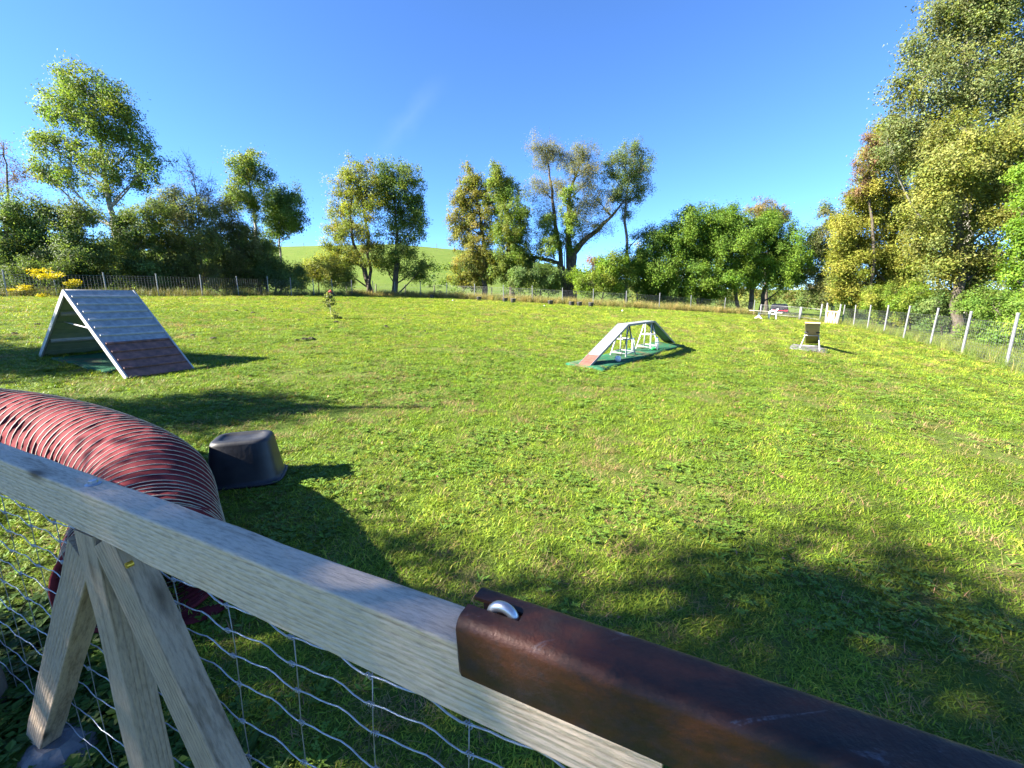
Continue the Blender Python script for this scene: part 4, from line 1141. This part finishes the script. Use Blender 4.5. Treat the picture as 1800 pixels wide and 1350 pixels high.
timber('upright', gl(2.6, -.03, -RH - .005), gl(2.6, -.03, ground_loc(2.6, -.03) - .1), .085, .058, 'rail2', leaf2, up=RNN, seg=16)
# bolt head on the rail, small yellow screw head on the brace
bp = gl(-.648, -.030, .0)
g = G(); g.lathe([(.014, -.004), (.014, .0015), (.009, .003)], bp, 16); g.lathe([(.0085, .003), (.0085, .009), (.007, .010)], bp, 6); g.build('bolt_head', 'gatewire', gate)
MAT['brass'] = simple_mat('yellow_zinc', (.55, .36, .04), (.66, .46, .08), 30, .35, .7, .05)
sp = gl(-.475, .004, -.125)
G().tube([sp - RNN * .01, sp + RNN * .001], .006, 12).build('screw_head', 'brass', gate)

# wire netting on the field side of the gate frame
net = empty('stock_netting', onground(gl(0, -.064, 0).x, gl(0, -.064, 0).y), 'crimped silvery stock wire netting stretched behind the wooden gate frame', 'netting')
HZ = [-.195, -.252, -.316, -.386, -.472, -.565, -.665, -.775, -.895, -1.02, -1.15]
VS = [-2.72 + .187 * i for i in range(0, 22)]
NN = -.064
rg = random.Random(3)
knot = None
for j, z in enumerate(HZ):
    pts = []
    s = -2.9
    while s < 1.25:
        k = min(VS, key=lambda q: abs(q - s)); d = s - k
        # crimp: sag between the knots and a small kink at each knot
        zz = z - .006 * math.cos(d / .187 * 2 * math.pi) * 1.0 + .0035 * math.sin(d / .187 * 4 * math.pi) + .004 * math.sin(s * 2.1 + j)
        pts.append(gl(s, NN + .003 * math.sin(s * 3 + j * 2), zz)); s += .0234
    G().tube(pts, .0013 if j else .0016, 6).build('line_wire', 'gatewire', net, True)
for i, s in enumerate(VS):
    dr = rg.uniform(-.01, .01)
    pts = [gl(s + dr * (k / 10) + .006 * math.sin(k * 1.3 + i), NN - .003, HZ[0] + .003 + (ground_loc(s, NN) + .02 - HZ[0]) * k / 10) for k in range(11)]
    G().tube(pts, .0011, 5).build('stay_wire', 'wire', net, True)
for i, s in enumerate(VS):
    for j, z in enumerate(HZ[:7]):
        zz = z - .006 + .004 * math.sin(s * 2.1 + j)
        c = gl(s, NN + .003 * math.sin(s * 3 + j * 2), zz)
        if knot is None:
            g = G()
            path = []
            for q in range(31):
                t = q / 30
                a = t * 3 * 2 * math.pi
                path.append(RD * ((t - .5) * .013) + Vector((0, 0, 1)) * (.003 * math.sin(a)) + RNN * (.003 * math.cos(a)))
            g.tube(path, .0010, 5)
            me = bpy.data.meshes.new('knot'); me.from_pydata([tuple(v) for v in g.V], [], g.F); me.update()
            me.materials.append(MAT['gatewire']); knot = me
        o = bpy.data.objects.new('knot', knot); COL.objects.link(o); o.parent = net; o.location = c - net.location
        o.rotation_euler = (0, 0, rg.uniform(-.2, .2))

# rusty steel channel dropped over the rail
def steel_mat():
    m, nt, b = new_mat('rusty_steel')
    v = coords(nt, (1, 1, 1)); vs = coords(nt, (.28, 1, 1))
    n1 = noise(nt, vs, 9, 6, .65, .6); n2 = noise(nt, v, 42, 5, .65); n3 = noise(nt, vs, 15, 6, .7, 1.2); n4 = noise(nt, v, 160, 3, .6)
    c = ramp(nt, n1, [(.36, (.007, .006, .006)), (.47, (.024, .010, .007)), (.60, (.072, .021, .010)), (.78, (.105, .032, .014))])
    c = mixc(nt, ramp(nt, n2, [(.5, (0, 0, 0)), (.68, (.8, .8, .8))]), c, (.016, .011, .012))
    worn = math_n(nt, 'MULTIPLY', ramp(nt, n3, [(.55, (0, 0, 0)), (.66, (1, 1, 1))]), ramp(nt, n4, [(.42, (.15, .15, .15)), (.55, (1, 1, 1))]))
    geo = nt.nodes.new('ShaderNodeNewGeometry'); sp_ = nt.nodes.new('ShaderNodeSeparateXYZ'); nt.links.new(geo.outputs['True Normal'], sp_.inputs[0])
    worn = math_n(nt, 'MULTIPLY', worn, ramp(nt, sp_.outputs[2], [(.5, (0, 0, 0)), (.9, (1, 1, 1))]))
    c = mixc(nt, worn, c, (.10, .11, .14))
    nt.links.new(c, b.inputs['Base Color'])
    nt.links.new(ramp(nt, n2, [(.3, (.42, .42, .42)), (.7, (.75, .75, .75))]), b.inputs['Roughness'])
    b.inputs['Metallic'].default_value = .2; b.inputs['Specular IOR Level'].default_value = .4
    bump(nt, b, math_n(nt, 'ADD', n2, n4), .3, .003)
    return m
MAT['steel'] = steel_mat()
def steel_channel():
    s0, s1 = .302, 1.9; n0, n1 = -.062, .008; zt, zb = .040, -.034; th = .0045; r = .014
    # outer outline from the far lower lip over the top to the near lower lip
    def outline(o):
        rr = max(.002, r - o); pts = [(n0 + o, zb)]
        for a in range(0, 91, 15):
            t = math.radians(180 - a); pts.append((n0 + r + rr * math.cos(t), zt - r + rr * math.sin(t)))
        tops = [(n0 + r + (n1 - n0 - 2 * r) * k, zt - o) for k in (.2, .33, .66, .8)]
        pts += tops
        for a in range(0, 91, 15):
            t = math.radians(90 - a); pts.append((n1 - r + rr * math.cos(t), zt - r + rr * math.sin(t)))
        pts.append((n1 - o, zb)); return pts
    O = outline(0); I = outline(th); m = len(O)
    S = [s0, s0 + .004, s0 + .066, s0 + .07] + [s0 + .07 + (s1 - s0 - .07) * k / 24 for k in range(1, 25)]
    slot = (9, )                                       # the strip between top points 2 and 3 is cut out at the end
    g = G(); V = []
    for i, s in enumerate(S):
        e = .004 if i == 0 else 0                      # end corner slightly eased
        for k, (n, z) in enumerate(O): V.append(gl(s + (.006 if (i < 2 and k in (0, m - 1)) else 0), n, z))
        for n, z in I: V.append(gl(s, n, z))
    F = []
    cut = lambda i, k: i < 2 + 0 and k == 9
    def q(i, k, inner): return i * 2 * m + (m if inner else 0) + k
    for i in range(len(S) - 1):
        for k in range(m - 1):
            if i < 2 and k == 9: continue
            F.append((q(i, k, 0), q(i, k + 1, 0), q(i + 1, k + 1, 0), q(i + 1, k, 0)))
            F.append((q(i, k, 1), q(i + 1, k, 1), q(i + 1, k + 1, 1), q(i, k + 1, 1)))
        for k in (0, m - 1): F.append((q(i, k, 0), q(i + 1, k, 0), q(i + 1, k, 1), q(i, k, 1)) if k == 0 else (q(i, k, 0), q(i, k, 1), q(i + 1, k, 1), q(i + 1, k, 0)))
        if i < 2:
            F.append((q(i, 9, 0), q(i, 9, 1), q(i + 1, 9, 1), q(i + 1, 9, 0))); F.append((q(i, 10, 0), q(i + 1, 10, 0), q(i + 1, 10, 1), q(i, 10, 1)))
    for i in (0, len(S) - 1):
        for k in range(m - 1):
            if i == 0 and k == 9: continue
            F.append((q(i, k, 0), q(i, k, 1), q(i, k + 1, 1), q(i, k + 1, 0)))
    F.append((q(2, 9, 0), q(2, 9, 1), q(2, 10, 1), q(2, 10, 0)))
    g.add(V, F)
    o = g.build('steel_channel', 'steel', None, True)
    o.modifiers.new('edges', 'EDGE_SPLIT').split_angle = math.radians(40)
    tag(o, 'rust brown folded steel channel capping the end of the gate rail', 'steel channel')
steel_channel()
MAT['zinc'] = simple_mat('zinc_plate', (.36, .38, .41), (.5, .52, .55), 20, .36, .9, .03)
def eye_bolt():
    c = gl(.345, -.027, .030); R_ = .0155; r = .0062
    root = empty('eye_bolt', gl(.345, -.027, -.002), 'shiny zinc ring of an eye bolt poking through the slot of the steel channel', 'eye bolt')
    V = []; F = []; n1, n2 = 28, 12
    for i in range(n1):
        a = 2 * math.pi * i / n1
        rad = RD * math.cos(a) + Vector((0, 0, 1)) * math.sin(a)
        for j in range(n2):
            b = 2 * math.pi * j / n2
            V.append(c + rad * (R_ + r * math.cos(b)) + RNN * (r * math.sin(b)))
    for i in range(n1):
        for j in range(n2): F.append((i * n2 + j, ((i + 1) % n1) * n2 + j, ((i + 1) % n1) * n2 + (j + 1) % n2, i * n2 + (j + 1) % n2))
    G().add(V, F).build('ring', 'zinc', root, True)
    G().tube([gl(.345, -.027, .012), gl(.345, -.027, -.03)], .005, 10).build('shank', 'zinc', root, True)
eye_bolt()

# old round post and a stone at the foot of the gate
b = at(8, 1250); b = b + Vector((-.07, -.02, 0))
pr = [(.075 + .006 * math.sin(i), i * .06) for i in range(7)]
g = G(); g.lathe([(.08, -.1)] + [(r_, z_ + .0) for r_, z_ in pr] + [(.05, .385)], onground(b.x, b.y), 12); o = g.build('old_stump_post', 'bark', None, True)
tag(o, 'dark rotten round post stub in the weeds left of the gate brace', 'post')
c = at(105, 1335); g = G(); rs = random.Random(4)
V = []; n = 10
for i, (rr, z) in enumerate([(.08, -.03), (.095, .02), (.085, .06), (.05, .085)]):
    for j in range(n):
        t = 2 * math.pi * j / n; e = rs.uniform(.85, 1.12)
        V.append(c + Vector((rr * e * 1.2 * math.cos(t), rr * e * math.sin(t), z + rs.uniform(-.008, .008))))
F = [(i * n + j, i * n + (j + 1) % n, (i + 1) * n + (j + 1) % n, (i + 1) * n + j) for i in range(3) for j in range(n)] + [tuple(3 * n + j for j in range(n)), tuple(range(n))[::-1]]
g.add(V, F); tag(g.build('stone', 'stone', None), 'pale grey stone lying in the weeds below the left brace', 'stone')

# ------------------------------------------------------------------ red play tunnel
def catmull(P, n):
    out = []; P = [P[0] * 2 - P[1]] + P + [P[-1] * 2 - P[-2]]
    for i in range(1, len(P) - 2):
        for k in range(n):
            t = k / n; a, b_, c_, d = P[i - 1], P[i], P[i + 1], P[i + 2]
            out.append(.5 * ((2 * b_) + (c_ - a) * t + (2 * a - 5 * b_ + 4 * c_ - d) * t * t + (3 * b_ - a - 3 * c_ + d) * t ** 3))
    out.append(P[-2]); return out
def tunnel():
    RAD = .315
    xy = [(-1.68, 1.75), (-1.94, 2.07), (-2.35, 2.54), (-3.02, 2.95), (-3.8, 3.28), (-4.5, 3.44), (-5.3, 3.55), (-6.2, 3.6)]
    path = catmull([onground(x, y, RAD - .01) for x, y in xy], 40)
    L = [0]
    for a, b_ in zip(path, path[1:]): L.append(L[-1] + (b_ - a).length)
    def P(s):
        i = min(max(int(np.searchsorted(L, s)) - 1, 0), len(path) - 2); t = (s - L[i]) / (L[i + 1] - L[i])
        return path[i].lerp(path[i + 1], t)
    def fr(s):
        d = (P(min(s + .06, L[-1])) - P(max(s - .06, 0))).normalized()
        side = d.cross(Vector((0, 0, 1))).normalized(); up = side.cross(d).normalized()
        return P(s), d, side, up
    root = empty('play_tunnel', onground(xy[0][0], xy[0][1]), 'long red tarpaulin crawl tunnel with cream wire hoops, bending away behind the gate', 'tunnel')
    # hoop positions: bunched at the mouth
    hs = [.012, .03, .05, .085]
    while hs[-1] < L[-1] - .05: hs.append(hs[-1] + (.05 if hs[-1] < .3 else .078) * random.uniform(.82, 1.2))
    rngt = random.Random(9); NA = 56; V = []; F = []
    stations = []
    for a, b_ in zip(hs, hs[1:]):
        for k in range(5): stations.append((a + (b_ - a) * k / 5, k / 5))
    stations.append((hs[-1], 0))
    for s, f in stations:
        p, d, side, up = fr(s); sag = math.sin(f * math.pi)
        for j in range(NA):
            t = 2 * math.pi * j / NA
            lower = max(0, -math.sin(t))
            wr = float(vnoise(s * 14 + j * .35, j * .8 + s * 3.2, 12)) - .5
            rad = RAD * (1 - .020 * sag) + sag * .028 * wr * (.45 + .9 * abs(math.cos(t)))
            q = p + side * (rad * math.cos(t)) + up * (rad * math.sin(t) * .97)
            g_ = gz(q.x, q.y) + .006
            if q.z < g_: q.z = g_
            V.append(q)
    n = len(stations)
    for i in range(n - 1):
        for j in range(NA): F.append((i * NA + j, i * NA + (j + 1) % NA, (i + 1) * NA + (j + 1) % NA, (i + 1) * NA + j))
    o = G().add(V, F).build('fabric', 'red_cloth', root, True)
    def ring(s, r, tr, mat, name, parent, off=0):
        p, d, side, up = fr(s); pts = []
        for j in range(41):
            t = 2 * math.pi * j / 40
            q = p + d * off + side * (r * math.cos(t)) + up * (r * math.sin(t) * .97)
            g_ = gz(q.x, q.y) + .006
            if q.z < g_: q.z = g_
            pts.append(q)
        return G().tube(pts, tr, 5, False).build(name, mat, parent, True)
    for s in hs:
        h = ring(s, RAD + .002, .0024, 'cord_cream', 'hoop', root)
        ring(s, RAD + .001, .0030, 'cord_black', 'seam', h, .0055)
    ring(.004, RAD - .002, .011, 'red_cloth', 'hem', root)
    # the loose apron of cloth lying on the grass at the mouth
    p, d, side, up = fr(.01); ap = G(); V = []; F = []
    for i in range(9):
        for j in range(7):
            q = p - d * (.0 + .10 * j / 6) + side * ((i / 8 - .5) * .50)
            q.z = gz(q.x, q.y) + .022 + .012 * math.sin(i * 1.7 + j)
            V.append(q)
    for i in range(8):
        for j in range(6): F.append((i * 7 + j, (i + 1) * 7 + j, (i + 1) * 7 + j + 1, i * 7 + j + 1))
    ap.add(V, F).build('apron', 'red_cloth', root, True)
tunnel()

# ------------------------------------------------------------------ upturned black tub
def tub():
    c = onground(-2.16, 3.24); th = .30; H = .36
    root = empty('rubber_tub', c, 'black rubber tub turned upside down on the lawn beside the red tunnel', 'tub')
    def ringpts(a, b_, z, n=44, ex=4.6):
        P = []
        for j in range(n):
            t = 2 * math.pi * j / n; x = a * math.copysign(abs(math.cos(t)) ** (2 / ex), math.cos(t)); y = b_ * math.copysign(abs(math.sin(t)) ** (2 / ex), math.sin(t))
            P.append(c + Vector((x * math.cos(th) - y * math.sin(th), x * math.sin(th) + y * math.cos(th), z)))
        return P
    prof = [(.270, .205, .0), (.272, .207, .018), (.258, .193, .022), (.250, .187, .05), (.210, .152, H - .03), (.201, .146, H - .010), (.185, .132, H), (.15, .10, H + .001), (.145, .095, H - .008), (.05, .03, H - .010)]
    V = []; n = 44
    for a, b_, z in prof: V += ringpts(a, b_, z)
    F = [(i * n + j, i * n + (j + 1) % n, (i + 1) * n + (j + 1) % n, (i + 1) * n + j) for i in range(len(prof) - 1) for j in range(n)] + [tuple((len(prof) - 1) * n + j for j in range(n))]
    G().add(V, F).build('shell', 'black_rubber', root, True)
    r = ringpts(.271, .206, .012); G().tube(r + [r[0]], .012, 6, False).build('rim', 'black_rubber', root, True)
tub()

# ------------------------------------------------------------------ grass
def blade_proto(name, kind, seed, nb):
    rng = random.Random(seed); V = []; F = []; Cc = []
    def blade(x, y, az, lean, L, w, curl, col):
        ux, uy = math.cos(az), math.sin(az); px, py = -uy, ux; n0 = len(V)
        p = Vector((x, y, -.004)); ang = lean
        for i, ww in enumerate((1.0, .85, 0)):
            if ww: V.append((p.x + px * w * ww / 2, p.y + py * w * ww / 2, p.z)); V.append((p.x - px * w * ww / 2, p.y - py * w * ww / 2, p.z))
            else: V.append((p.x, p.y, max(p.z, .003)))
            p = p + Vector((ux * math.sin(ang), uy * math.sin(ang), math.cos(ang))) * (L / 2); ang += curl
        F.append((n0, n0 + 1, n0 + 3, n0 + 2)); F.append((n0 + 2, n0 + 3, n0 + 4)); Cc.extend([col, col])
    def leaflet(c, az, tilt, L, w, col):
        n0 = len(V); ux, uy = math.cos(az), math.sin(az)
        for a, b_ in ((0, 0), (.5, .5), (1, 0), (.5, -.5)):
            V.append((c[0] + ux * L * a - uy * w * b_, c[1] + uy * L * a + ux * w * b_, c[2] + L * a * tilt - (.15 * w if b_ == 0 else 0)))
        F.append((n0, n0 + 1, n0 + 2, n0 + 3)); Cc.append(col)
    for _ in range(nb):
        r = .075 * math.sqrt(rng.random()); t = rng.random() * 6.283; x, y = r * math.cos(t), r * math.sin(t); az = rng.random() * 6.283
        k = rng.uniform(.7, 1.25); col = (k * rng.uniform(.9, 1.1), k, k * rng.uniform(.8, 1.1))
        if rng.random() < .06: col = (2.0, 1.35, 1.9)
        if kind == 'lawn': blade(x, y, az, rng.uniform(.7, 1.45), rng.uniform(.024, .05), rng.uniform(.0034, .006), rng.uniform(.0, .4), col)
        elif kind == 'long': blade(x, y, az, rng.uniform(.5, 1.3), rng.uniform(.04, .085), rng.uniform(.004, .006), rng.uniform(.3, .9), col)
        elif kind == 'dry': blade(x, y, az, rng.uniform(.8, 1.45), rng.uniform(.04, .09), rng.uniform(.0025, .004), rng.uniform(.0, .3), col)
        elif kind == 'weed':
            h = rng.uniform(.015, .045)
            for q in range(3): leaflet((x, y, h), az + q * 2.09, rng.uniform(-.2, .35), rng.uniform(.016, .028), rng.uniform(.014, .022), col)
        elif kind == 'dandelion': leaflet((x * .2, y * .2, .006), az, rng.uniform(.1, .6), rng.uniform(.04, .08), rng.uniform(.014, .022), col)
        elif kind == 'tall':
            blade(x * 2, y * 2, az, rng.uniform(.02, .4), rng.uniform(.35, .85), rng.uniform(.008, .014), rng.uniform(.1, .7), col)
    me = bpy.data.meshes.new(name); me.from_pydata(V, [], F)
    a = me.attributes.new('blade', 'FLOAT_COLOR', 'FACE'); a.data.foreach_set('color', np.array([c + (1,) for c in Cc], dtype=np.float32).ravel())
    me.update(); me.materials.append(MAT['grass'])
    return bpy.data.objects.new(name, me)

def scatter(name, label, pts, tint, scl, protos, idx):
    n = len(pts); me = bpy.data.meshes.new(name); me.vertices.add(n)
    me.vertices.foreach_set('co', pts.astype(np.float32).ravel())
    def attr(nm, ty, val, key):
        a = me.attributes.new(nm, ty, 'POINT'); a.data.foreach_set(key, val.ravel())
    attr('tint', 'FLOAT_COLOR', np.c_[tint, np.ones(n)].astype(np.float32), 'color')
    attr('scl', 'FLOAT', scl.astype(np.float32), 'value')
    attr('idx', 'INT', idx.astype(np.int32), 'value')
    rot = np.c_[RNG.normal(0, .08, n), RNG.normal(0, .08, n), RNG.random(n) * 6.283].astype(np.float32)
    attr('rot', 'FLOAT_VECTOR', rot, 'vector')
    o = finish(me, name, None)
    ng = bpy.data.node_groups.new(name, 'GeometryNodeTree')
    ng.interface.new_socket('Geometry', in_out='INPUT', socket_type='NodeSocketGeometry'); ng.interface.new_socket('Geometry', in_out='OUTPUT', socket_type='NodeSocketGeometry')
    N = ng.nodes; gi = N.new('NodeGroupInput'); go = N.new('NodeGroupOutput'); ip = N.new('GeometryNodeInstanceOnPoints'); jn = N.new('GeometryNodeJoinGeometry')
    for p_ in reversed(protos):
        oi = N.new('GeometryNodeObjectInfo'); oi.inputs['Object'].default_value = p_; oi.inputs['As Instance'].default_value = True
        ng.links.new(oi.outputs['Geometry'], jn.inputs[0])
    def na(nm, ty):
        a = N.new('GeometryNodeInputNamedAttribute'); a.data_type = ty; a.inputs['Name'].default_value = nm; return a.outputs['Attribute']
    ng.links.new(gi.outputs[0], ip.inputs['Points']); ng.links.new(jn.outputs[0], ip.inputs['Instance'])
    ip.inputs['Pick Instance'].default_value = True
    ng.links.new(na('idx', 'INT'), ip.inputs['Instance Index']); ng.links.new(na('rot', 'FLOAT_VECTOR'), ip.inputs['Rotation']); ng.links.new(na('scl', 'FLOAT'), ip.inputs['Scale'])
    ng.links.new(ip.outputs[0], go.inputs[0])
    o.modifiers.new('scatter', 'NODES').node_group = ng
    tag(o, label, 'grass', kind='stuff')
    return o

P_L = [blade_proto('lawn_tuft', 'lawn', i, 34) for i in range(4)]
P_LONG = [blade_proto('long_tuft', 'long', 10 + i, 22) for i in range(2)]
P_DRY = [blade_proto('dry_tuft', 'dry', 20 + i, 30) for i in range(2)]
P_W = [blade_proto('clover', 'weed', 30, 9), blade_proto('dandelion', 'dandelion', 31, 8)]
P_T = [blade_proto('tall_tuft', 'tall', 40 + i, 26) for i in range(3)]
PROTOS = P_L + P_LONG + P_DRY + P_W            # 0-3 lawn, 4-5 long, 6-7 dry, 8 clover, 9 dandelion

FENCE_LINE = [bearing(*p) for p in LEFTP] + [bearing(*p) for p in BACKP[1:]]
def in_field(x, y):
    """inside the mown field (in front of the fences)"""
    ang = np.arctan2(x, y); fa = np.array([math.atan2(a, b_) for a, b_ in FENCE_LINE]); fd = np.array([math.hypot(a, b_) for a, b_ in FENCE_LINE])
    lim = np.interp(ang, fa, fd, left=26, right=fd[-1])
    rx = np.interp(y, [0, 10, 12, 14.8, 17.8, 20.5, 23.2, 26, 29.8, 32.6, 45], [9, 12.3, 14.1, 15.6, 17.5, 18.7, 20.1, 21.5, 23.6, 25, 31])
    return (np.hypot(x, y) < lim) & (x < rx)

def lawn():
    bands = [(.25, 2.2, 620, .8), (2.2, 4, 520, .9), (4, 7, 330, 1.05), (7, 12, 170, 1.3), (12, 20, 75, 1.7), (20, 32, 34, 2.2), (32, 50, 15, 2.8)]
    X = []; Yv = []; S = []
    for r0, r1, d, s in bands:
        a0, a1 = math.radians(-58), math.radians(58)
        if r0 < 2.2: a0, a1 = math.radians(-80), math.radians(75)
        n = int(d * (a1 - a0) / 2 * (r1 * r1 - r0 * r0))
        r = np.sqrt(RNG.random(n) * (r1 * r1 - r0 * r0) + r0 * r0); a = a0 + (a1 - a0) * RNG.random(n)
        X.append(r * np.sin(a)); Yv.append(r * np.cos(a)); S.append(np.full(n, s))
    x = np.concatenate(X); y = np.concatenate(Yv); s = np.concatenate(S)
    keep = in_field(x, y)
    # nothing grows through the mats and boards
    def rect(cx, cy, th, L, Wd):
        dx = x - cx; dy = y - cy; a = dx * math.cos(th) + dy * math.sin(th); b_ = -dx * math.sin(th) + dy * math.cos(th)
        return (np.abs(a) < L / 2) & (np.abs(b_) < Wd / 2)
    keep &= ~(rect(-6.9, 7.1, -.455, 1.6, .5)) & ~rect(3.08, 10.55, .911, 4.9, .60) & ~rect(9.42, 13.3, math.atan2(2.5, 1.82), 1.1, .6) & ~rect(-2.16, 3.24, .12, .54, .38)
    x, y, s = x[keep], y[keep], s[keep]
    bare = fnoise(x * .9, y * .9, 40); fine = fnoise(x * 3.3, y * 3.3, 50); big = fnoise(x * .16 + 5, y * .16, 60)
    # a worn track across the lawn
    ta, tb = at(430, 765), at(800, 678)
    d = Vector((tb.x - ta.x, tb.y - ta.y)); dl = d.length; d = d / dl
    tt = (x - ta.x) * d.x + (y - ta.y) * d.y; dd = np.abs((x - ta.x) * -d.y + (y - ta.y) * d.x)
    worn = np.clip(1 - dd / (.12 + .2 * fine), 0, 1) * ((tt > 0) & (tt < dl)) * .6
    dryf = np.clip((bare - .55) * 4.5, 0, 1) * np.clip((fine - .35) * 4, 0, 1) + worn
    near = np.hypot(x, y) < 12
    keep = RNG.random(len(x)) > np.where(near, .78, .35) * np.clip(dryf, 0, 1)
    x, y, s, dryf, fine, big, bare = [q[keep] for q in (x, y, s, dryf, fine, big, bare)]
    n = len(x); u = RNG.random(n)
    idx = RNG.integers(0, 4, n)
    idx = np.where((fine > .56) & (u < .3), 4 + RNG.integers(0, 2, n), idx)
    idx = np.where(u < .10 + .65 * np.clip(dryf, 0, 1), 6 + RNG.integers(0, 2, n), idx)
    wd = fnoise(x * 1.4 + 3, y * 1.4, 70)
    idx = np.where((wd > .5) & (RNG.random(n) < .13), 8, idx); idx = np.where((wd > .45) & (RNG.random(n) < .03), 9, idx)
    g1 = np.array([.125, .222, .015]); g2 = np.array([.248, .322, .034]); dry = np.array([.32, .26, .11]); wdc = np.array([.115, .195, .03])
    dist = np.hypot(x, y)
    t = np.clip(.15 + 1.1 * (big - .35) + .55 * (fine - .4) + .35 * np.clip((dist - 5) / 18, 0, 1), 0, 1)[:, None]
    tint = g1 * (1 - t) + g2 * t
    # mowing lines parallel to the right-hand fence
    q = x * .89 - y * .455
    st = np.clip((q + 2) / 3, 0, 1) * (.5 + .5 * np.sin(q * 2 * math.pi / 1.15 + 2.5 * fnoise(x * .2, y * .2, 80)))
    tint = tint * (1 - .36 * st[:, None])
    tint = np.where((idx >= 6)[:, None] & (idx < 8)[:, None], dry * (.6 + .6 * u[:, None]), tint)
    tint = np.where((idx >= 8)[:, None], wdc, tint)
    tint = tint * RNG.uniform(.75, 1.25, (n, 1))
    sc = s * RNG.uniform(.75, 1.25, n) * np.where(idx >= 8, .95, 1)
    scatter('lawn_grass', 'short mown grass with clover and dry patches covering the field', np.c_[x, y, ground_z(x, y)], tint, sc, PROTOS, idx)
    return n
lawn()

def weeds_and_verge():
    # long grass and weeds round the near gate foot
    n = 1500; s_ = RNG.uniform(-2.4, .6, n); nn_ = RNG.uniform(-.45, .30, n)
    w = np.exp(-((nn_ + .05) / .22) ** 2) * np.where(s_ < -.5, 1, .35); k = RNG.random(n) < w; s_, nn_ = s_[k], nn_[k]; n = len(s_)
    x = RN.x + RD.x * s_ + RNN.x * nn_; y = RN.y + RD.y * s_ + RNN.y * nn_
    idx = RNG.choice([4, 5, 8, 9, 8, 9], n)
    tint = np.array([.06, .115, .02]) * RNG.uniform(.6, 1.3, (n, 1))
    scatter('gate_weeds', 'long grass and clover weeds round the foot of the timber gate', np.c_[x, y, ground_z(x, y)], tint, RNG.uniform(1.0, 2.1, n), PROTOS, idx)
    # tall dry grass along the far fences
    X = []; Y_ = []; T = []; S = []
    def strip(pts, d, w0, w1, col, smin, smax, side=1):
        for (xa, ya), (xb, yb) in zip(pts, pts[1:]):
            L = math.hypot(xb - xa, yb - ya); m = int(d * L); t = RNG.random(m); o_ = RNG.uniform(w0, w1, m)
            nx, ny = (yb - ya) / L, -(xb - xa) / L
            if nx * xa + ny * ya < 0: nx, ny = -nx, -ny
            X.append(xa + (xb - xa) * t + nx * o_); Y_.append(ya + (yb - ya) * t + ny * o_)
            T.append(np.array(col[0]) + (np.array(col[1]) - np.array(col[0])) * RNG.random((m, 1))); S.append(RNG.uniform(smin, smax, m))
    strip([bearing(*p) for p in BACKP], 60, -.6, 1.8, ((.34, .27, .10), (.15, .18, .045)), .5, 1.25)
    strip([bearing(*p) for p in LEFTP], 26, -.35, 1.6, ((.10, .13, .035), (.20, .17, .06)), .45, 1.1)
    strip([bearing(p[0], p[1], 600) for p in RIGHTP], 44, -.35, 2.6, ((.10, .17, .025), (.20, .21, .055)), .22, .65)
    strip([bearing(1330, 43), bearing(1408, 39), bearing(1475, 33)], 40, .3, 3.0, ((.11, .17, .03), (.20, .19, .06)), .4, .9)
    x = np.concatenate(X); y = np.concatenate(Y_); n = len(x)
    scatter('verge_grass', 'tall yellowing grass and weeds along the foot of the wire fences', np.c_[x, y, ground_z(x, y)], np.concatenate(T) * RNG.uniform(.8, 1.2, (n, 1)), np.concatenate(S), P_T, RNG.integers(0, 3, n))
weeds_and_verge()

def fallen_leaves():
    rng = np.random.default_rng(77); n = 75
    r = np.sqrt(rng.random(n)) * 6 + .8; a = rng.uniform(-.85, .85, n); x = r * np.sin(a); y = r * np.cos(a)
    C = np.c_[x, y, ground_z(x, y) + .045]; N = rng.normal(size=(n, 3)) * .45 + [0, 0, 1]
    o = quads_mesh('fallen_leaves', leaf_quads(C, N, .036, rng, .7), None, 'dead_leaf'); tag(o, 'brown fallen leaves scattered over the near lawn', 'leaves', kind='stuff')
fallen_leaves()

def soil_clods():
    rng = np.random.default_rng(31); V = []; F = []
    for _ in range(26):
        px, py = rng.uniform(20, 780), rng.uniform(540, 600); c = at(px, py); r = rng.uniform(.03, .085); n = 7; k = len(V)
        for rr, z in ((1, -.01), (.75, .35), (.3, .5)):
            for j in range(n):
                t = 2 * math.pi * j / n; e = rng.uniform(.75, 1.25); V.append((c.x + r * rr * e * math.cos(t), c.y + r * rr * e * math.sin(t), c.z + .02 + r * z * e))
        for i in range(2):
            for j in range(n): F.append((k + i * n + j, k + i * n + (j + 1) % n, k + (i + 1) * n + (j + 1) % n, k + (i + 1) * n + j))
        F.append(tuple(k + 2 * n + j for j in range(n)))
    g = G(); g.add(V, F); MAT['soil'] = simple_mat('dark_soil', (.02, .014, .008), (.05, .035, .02), 20, .95, 0, .5)
    tag(g.build('soil_clods', 'soil', None), 'small dark soil clods scattered over the lawn beside the climbing ramp', 'soil', kind='stuff')
soil_clods()
